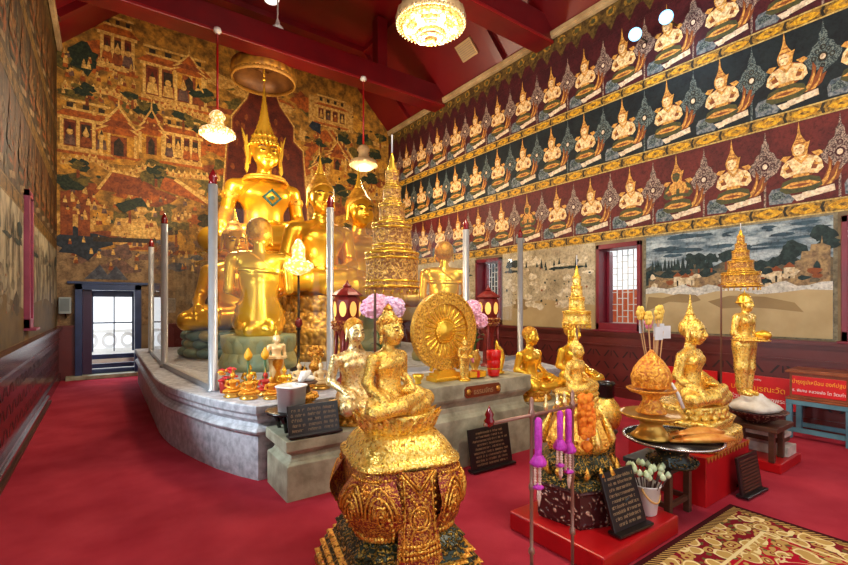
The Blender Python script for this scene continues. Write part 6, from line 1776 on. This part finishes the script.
mb.box(((ix0 + ix1) / 2, yd + .12, .42), (ix1 - ix0, .06, .10)); mb.box(((ix0 + ix1) / 2, yd + .14, .22), (ix1 - ix0, .08, .10)); mb.box(((ix0 + ix1) / 2, yd + .02, .12), (ix1 - ix0, .2, .08)); mb.box(((ix0 + ix1) / 2, yd + .08, .325), (ix1 - ix0, .04, .09), mi=2)
d = struct(mb.build('door_1', [m_blue, m_violet, m_white], bevel=.004))
mb = MB(); mb.box(((DX0 + DX1) / 2, YB - .05, .04), (DX1 - DX0 + .3, .34, .08)); struct(mb.build('trim_threshold', m_stonegreen, bevel=.01))
# white balustrade and terrace outside the doorway
t = thing('balustrade', 'white pierced balustrade on the terrace outside the blue doorway', 'balustrade', (.1, 14.2, -.05))
mb = MB(); mb.box((0, 0, .92), (4.4, .14, .08)); mb.box((0, 0, .44), (4.4, .14, .08)); mb.box((0, 0, .2), (4.4, .12, .4)); mb.build('rails', m_white, t)
for k in range(11):
    mb = MB(); n = 16; vs = []; fs = []
    for r_, yy in ((.10, -.04), (.17, -.04), (.17, .04), (.10, .04)):
        for i in range(n): a = 2 * PI * i / n; vs.append((-2 + .4 * k + r_ * math.cos(a), yy, .68 + r_ * 1.2 * math.sin(a)))
    for k2 in range(4):
        for i in range(n): fs.append((k2 * n + (i + 1) % n, k2 * n + i, ((k2 + 1) % 4) * n + i, ((k2 + 1) % 4) * n + (i + 1) % n))
    mb.add(vs, fs); mb.build('ring', M('white_ring', (226, 226, 226), .6) if k == 0 else bpy.data.materials['white_ring'], t)
mb = MB(); mb.box((.1, 14.2, -.1), (8, 4.1, .1)); struct(mb.build('exterior_terrace', M('pale_paving', (214, 210, 204), .7)))
# window frames with lattice, shutters folded into the reveal
m_shutter = M('shutter_red', (124, 24, 44), .35, 0, (104, 18, 36), 3); m_lattice = M('lattice', (226, 226, 222), .5)
def window(n, x, sgn, a, b, WZ0=WZ0, WZ1=WZ1, frame=None):
    """a far edge, b near edge; sgn +1: the opening runs to +x"""
    mb = MB(); D = .30; xc = x + sgn * D / 2; ym = (a + b) / 2; zm = (WZ0 + WZ1) / 2; H_ = WZ1 - WZ0
    for y in (a - .03, b + .03): mb.box((xc - sgn * .03, y, zm), (D + .06, .06, H_))
    mb.box((xc - sgn * .03, ym, WZ1 - .04), (D + .06, a - b, .08)); mb.box((xc - sgn * .03, ym, WZ0 + .06), (D + .06, a - b, .12)); mb.box((x - sgn * .04, ym, WZ0 - .01), (.16, a - b + .06, .03), mi=0)
    mb.box((xc + sgn * .08, a - .09, zm), (.12, .05, H_ - .2)); mb.box((xc + sgn * .08, b + .09, zm), (.12, .05, H_ - .2))
    o = struct(mb.build('window_%d' % n, frame or m_shutter, bevel=.006))
    mb = MB(); xl = x + sgn * (D - .02)
    y0, y1, z0, z1 = b + .1, a - .1, WZ0 + .12, WZ1 - .08
    ny, nz_ = 6, 12
    for i in range(ny + 1): mb.box((xl, y0 + (y1 - y0) * i / ny, (z0 + z1) / 2), (.015, .014, z1 - z0))
    for j in range(nz_ + 1):
        z = z0 + (z1 - z0) * j / nz_
        for i in range(ny):
            if (i + j) % 3 != 0 or j in (0, nz_): mb.box((xl, y0 + (y1 - y0) * (i + .5) / ny, z), (.014, (y1 - y0) / ny, .014))
    g = mb.build('window_lattice', m_lattice, o)
    mb = MB(); mb.box((xl + sgn * .03, (y0 + y1) / 2, (z0 + z1) / 2), (.004, y1 - y0, z1 - z0)); mb.build('window_glass', m_glass, o)
k = 1
for a, b in WIN[:3]:
    window(k, XR, 1, a, b); k += 1
m_pinkshutter = M('shutter_pink', (150, 56, 84), .4, 0, (128, 40, 66), 3)
for a, b in WINL[:3]:
    window(k, XL, -1, a, b, 1.26, 2.96, m_pinkshutter); k += 1
mb = MB(); mb.box((XR + 2.6, 5.6, .95), (.3, 2.6, 1.9)); mb.box((XR + 2.6, 2.2, .8), (.3, 2.2, 1.7)); struct(mb.build('exterior_wall', M('orange_brick', (226, 110, 62), .7, 0, (196, 84, 44), 10)))
mb = MB(); mb.box((XR + 2.5, 4, -.15), (4.3, 18, .1)); struct(mb.build('exterior_ground', bpy.data.materials['pale_paving']))
# chandeliers
m_crystal2 = lit_crystal('chandelier_crystal', (255, 244, 205), (226, 166, 84), .8, 26); m_crystalgold = lit_crystal('chandelier_amber', (250, 206, 120), (176, 110, 44), .55, 34); m_crystalwhite = lit('chandelier_bulb', (255, 250, 236), 3.0); m_dullcrystal = M('dull_crystal', (206, 176, 130), .25, .3)
def bell_chandelier(label, x, y, z, litm, ztop):
    t = thing('chandelier', label, 'chandelier', (x, y, z), 0, 'small bell chandeliers hung on red rods')
    mb = MB(); mb.lathe([(.02, -.20), (.16, -.16), (.27, -.09), (.30, -.03), (.29, .02), (.22, .06)], 36, lobes=18, lobe=.03, cap=False); mb.build('bowl', litm, t)
    mb = MB(); mb.lathe([(.22, .05), (.12, .10), (.10, .2), (.13, .30), (.09, .36), (.03, .40)], 28, lobes=14, lobe=.05, cap=False); mb.build('bell', litm, t)
    mb = MB()
    for k in range(24):
        a = 2 * PI * k / 24; mb.ell((.30 * math.cos(a), .30 * math.sin(a), -.05), (.014, .014, .03), 6, 4); mb.ell((.13 * math.cos(a), .13 * math.sin(a), .28), (.01, .01, .024), 6, 4)
    mb.build('drops', m_crystal2 if litm is not m_dullcrystal else litm, t)
    mb = MB(); mb.tube([(0, 0, .38), (0, 0, ztop - z)], .02, 8); mb.build('rod', m_redpaint, t)
    mb = MB(); mb.lathe([(.03, ztop - z - .1), (.07, ztop - z - .06), (.06, ztop - z)], 14); mb.build('ceiling_rose', m_white, t)
bell_chandelier('lit bell-shaped chandelier hanging left of the tall crowned image', 1.68, 8.85, 4.72, m_crystal2, 6.62)
bell_chandelier('unlit bell-shaped chandelier hanging near the right corner of the back wall', 4.68, 8.85, 4.72, m_dullcrystal, 6.62)
t = thing('chandelier', 'large round crystal chandelier with stepped tiers under the dark red ceiling', 'chandelier', (3.15, 4.26, 4.66))
for j, (r_, z_) in enumerate(((.05, .0), (.11, .035), (.17, .07), (.225, .10), (.28, .135), (.325, .165), (.365, .195))):
    mb = MB(); mb.lathe([(r_ * .82, z_), (r_, z_ + .01), (r_ * 1.02, z_ + .03), (r_ * .95, z_ + .035)], 40, cap=(j == 0), lobes=20, lobe=.02); n = 10 + j * 6
    for k in range(n):
        a = 2 * PI * k / n; mb.ell((r_ * math.cos(a), r_ * math.sin(a), z_ + .012), (.014, .014, .022), 6, 4, 0)
    mb.build('tier', m_crystalgold if j % 2 == 0 else m_crystal2, t)
mb = MB(); mb.lathe([(.375, .215), (.40, .22), (.41, .28), (.39, .36), (.36, .37)], 48, lobes=24, lobe=.025, cap=False)
for k in range(48):
    a = 2 * PI * k / 48; mb.ell((.405 * math.cos(a), .405 * math.sin(a), .225), (.016, .016, .026), 6, 4)
mb.build('rim', m_dullcrystal, t)
for k in range(6):
    a = 2 * PI * k / 6 + .4; mb = MB(); mb.ell((.25 * math.cos(a), .25 * math.sin(a), .16), .05, 10, 8); mb.build('bulb', m_crystalwhite, t)
mb = MB(); mb.lathe([(.36, .36), (.2, .46), (.06, .52), (.02, .56), (.02, HC - .17 - 4.66)], 20); mb.build('rod', m_vase, t)
# spotlights near the eaves
for x, y, z, lb in ((6.55, 3.18, 5.68, 'blue-white spotlight, the larger glare by the upper row of deities'), (6.55, 3.64, 5.66, 'blue-white spotlight, the smaller glare nearer the ceiling beam')):
    t = thing('spotlight', lb, 'spotlight', (x, y, z), 0, 'spotlights on wall brackets')
    rot = Vector((-.80, -.30, -.52)).to_track_quat('-Z', 'Y').to_matrix().to_4x4()
    mb = MB(); mb.M = rot; mb.lathe([(.04, .14), (.08, .07), (.10, 0)], 18); mb.build('housing', m_black, t)
    mb = MB(); mb.M = rot; mb.lathe([(.01, -.026), (.06, -.02), (.094, -.004)], 18); mb.build('lens', bpy.data.materials.get('spot_lens') or lit('spot_lens', (150, 210, 255), 1.6), t)
    mb = MB(); mb.tube([(.09, .04, .08), (.25, .1, .12), (.54, .1, .12)], .014, 6); mb.build('bracket', m_black, t)
# fittings on the ceiling and walls
t = thing('ceiling_vent', 'pale square vent panel on the right ceiling slope beside the chandelier', 'vent', (6.62, 7.6, 7.29)); t.rotation_euler = (0, R(45), 0)
mb = MB(); mb.box((0, 0, 0), (.38, .5, .05)); mb.build('frame', m_dullcrystal, t, .006)
mb = MB()
for k in range(7): mb.box((-.13 + k * .044, 0, -.03), (.012, .42, .02))
mb.build('slats', M('vent_grey', (120, 112, 100), .6), t)
t = thing('ceiling_lamp', 'small oval white ceiling lamp above the crowned image', 'lamp', (3.0, 10.0, HC - .05))
mb = MB(); mb.lathe([(.16, .05), (.17, .03), (.14, -.02), (.05, -.05), (.01, -.055)][::-1], 24); mb.build('dome', lit('lamp_white', (255, 240, 226), 1.2), t)
t = thing('bell_lamp', 'small white bell-shaped lamp hanging above the round canopy', 'lamp', (2.92, 9.30, 7.30))
mb = MB(); mb.lathe([(.12, -.05), (.12, 0), (.06, .06), (.03, .16), (.015, .2), (.015, HC - .05 - 7.30)], 18); mb.build('shade', m_white, t)
t = thing('wall_speaker', 'pale grey box speaker high in the far left corner by the doorway', 'speaker', (-.66, YB - .10, 1.38))
mb = MB(); mb.box((0, 0, .16), (.2, .16, .34)); mb.build('case', M('speaker_grey', (150, 162, 166), .5), t, .015)
mb = MB(); mb.box((0, -.083, .17), (.15, .008, .26)); mb.build('grille', M('speaker_mesh', (112, 124, 130), .7), t)
mb = MB(); mb.tube([(0, .0, .0), (.02, .05, -.1)], .012, 6); mb.build('bracket', m_black, t)
# ================================================================ camera and light
cam = bpy.data.cameras.new('camera'); co = bpy.data.objects.new('camera', cam); COL.objects.link(co)
cam.sensor_width = 36; cam.lens = 36 * 446 / 848; cam.shift_y = 22.5 / 848; cam.clip_start = .05
co.location = (0, 0, 1.55); co.rotation_euler = (R(90), 0, -R(35.6))
SC.camera = co
w = bpy.data.worlds.new('world'); SC.world = w; w.use_nodes = True
bg = w.node_tree.nodes['Background']; bg.inputs[0].default_value = (.92, .96, 1.0, 1); bg.inputs[1].default_value = 1.15
def lamp(name, kind, loc, energy, col, size=.2, rot=None, sy=None):
    l = bpy.data.lights.new(name, kind); l.energy = energy; l.color = col
    if kind == 'AREA':
        l.size = size
        if sy: l.shape = 'RECTANGLE'; l.size_y = sy
    else: l.shadow_soft_size = size
    o = bpy.data.objects.new(name, l); COL.objects.link(o); o.location = loc
    if rot: o.rotation_euler = rot
    return o
WARM = (1, .82, .58)
lamp('chandelier_and_fill_light', 'POINT', (3.15, 4.26, 4.35), 190, WARM, .4)
lamp('chandelier_and_fill_light', 'POINT', (3.15, .2, 4.4), 260, (1, .88, .70), .4)  # added fill out of view for more ambient; no chandelier hangs here
lamp('chandelier_and_fill_light', 'POINT', (1.70, 8.8, 4.1), 230, WARM, .3)
lamp('chandelier_and_fill_light', 'POINT', (4.70, 8.8, 4.1), 190, WARM, .3)  # added fill to brighten the back mural; the chandelier above it is unlit
lamp('chandelier_and_fill_light', 'POINT', (.9, 2.0, 4.4), 120, (1, .88, .70), .4)  # another added ambient fill, overhead and unseen, without a fitting
lamp('stand_lamp_light', 'POINT', (2.33, 6.2, 2.2), 25, WARM, .12)
for y, e in ((4.23, 300), (1.0, 130), (-2.2, 90)):
    lamp('window_daylight', 'AREA', (XL - .37, y, 2.05), e, (.80, .90, 1), .58, (0, R(-78), 0), 1.3)
lamp('window_daylight', 'AREA', (XL - 1.0, 6.6, 2.9), 200, (.86, .92, 1), .9, (R(20), R(-62), 0), .9)
for y in (3.18, 3.64): lamp('spot_glow', 'POINT', (6.35, y - .1, 5.5), 9, (.62, .82, 1), .08)
for y, e in ((7.38, 60), (4.23, 60), (1.0, 60)):
    lamp('window_daylight', 'AREA', (XR + 1.4, y + .4, 3.0), e, (1, .97, .95), 1.0, (0, R(58), 0), 1.2)
lamp('door_daylight', 'AREA', (.08, YB + 1.5, 2.9), 120, (.75, .86, 1), 1.2, (R(-55), 0, 0), 1.2)
SC.view_settings.view_transform = 'Standard'; SC.view_settings.look = 'None'; SC.view_settings.gamma = 1; SC.view_settings.use_curve_mapping = False
SC.view_settings.exposure = 0.36
SC.cycles.use_denoising = True; SC.cycles.max_bounces = 8; SC.cycles.transparent_max_bounces = 16
SC.cycles.sample_clamp_indirect = 6
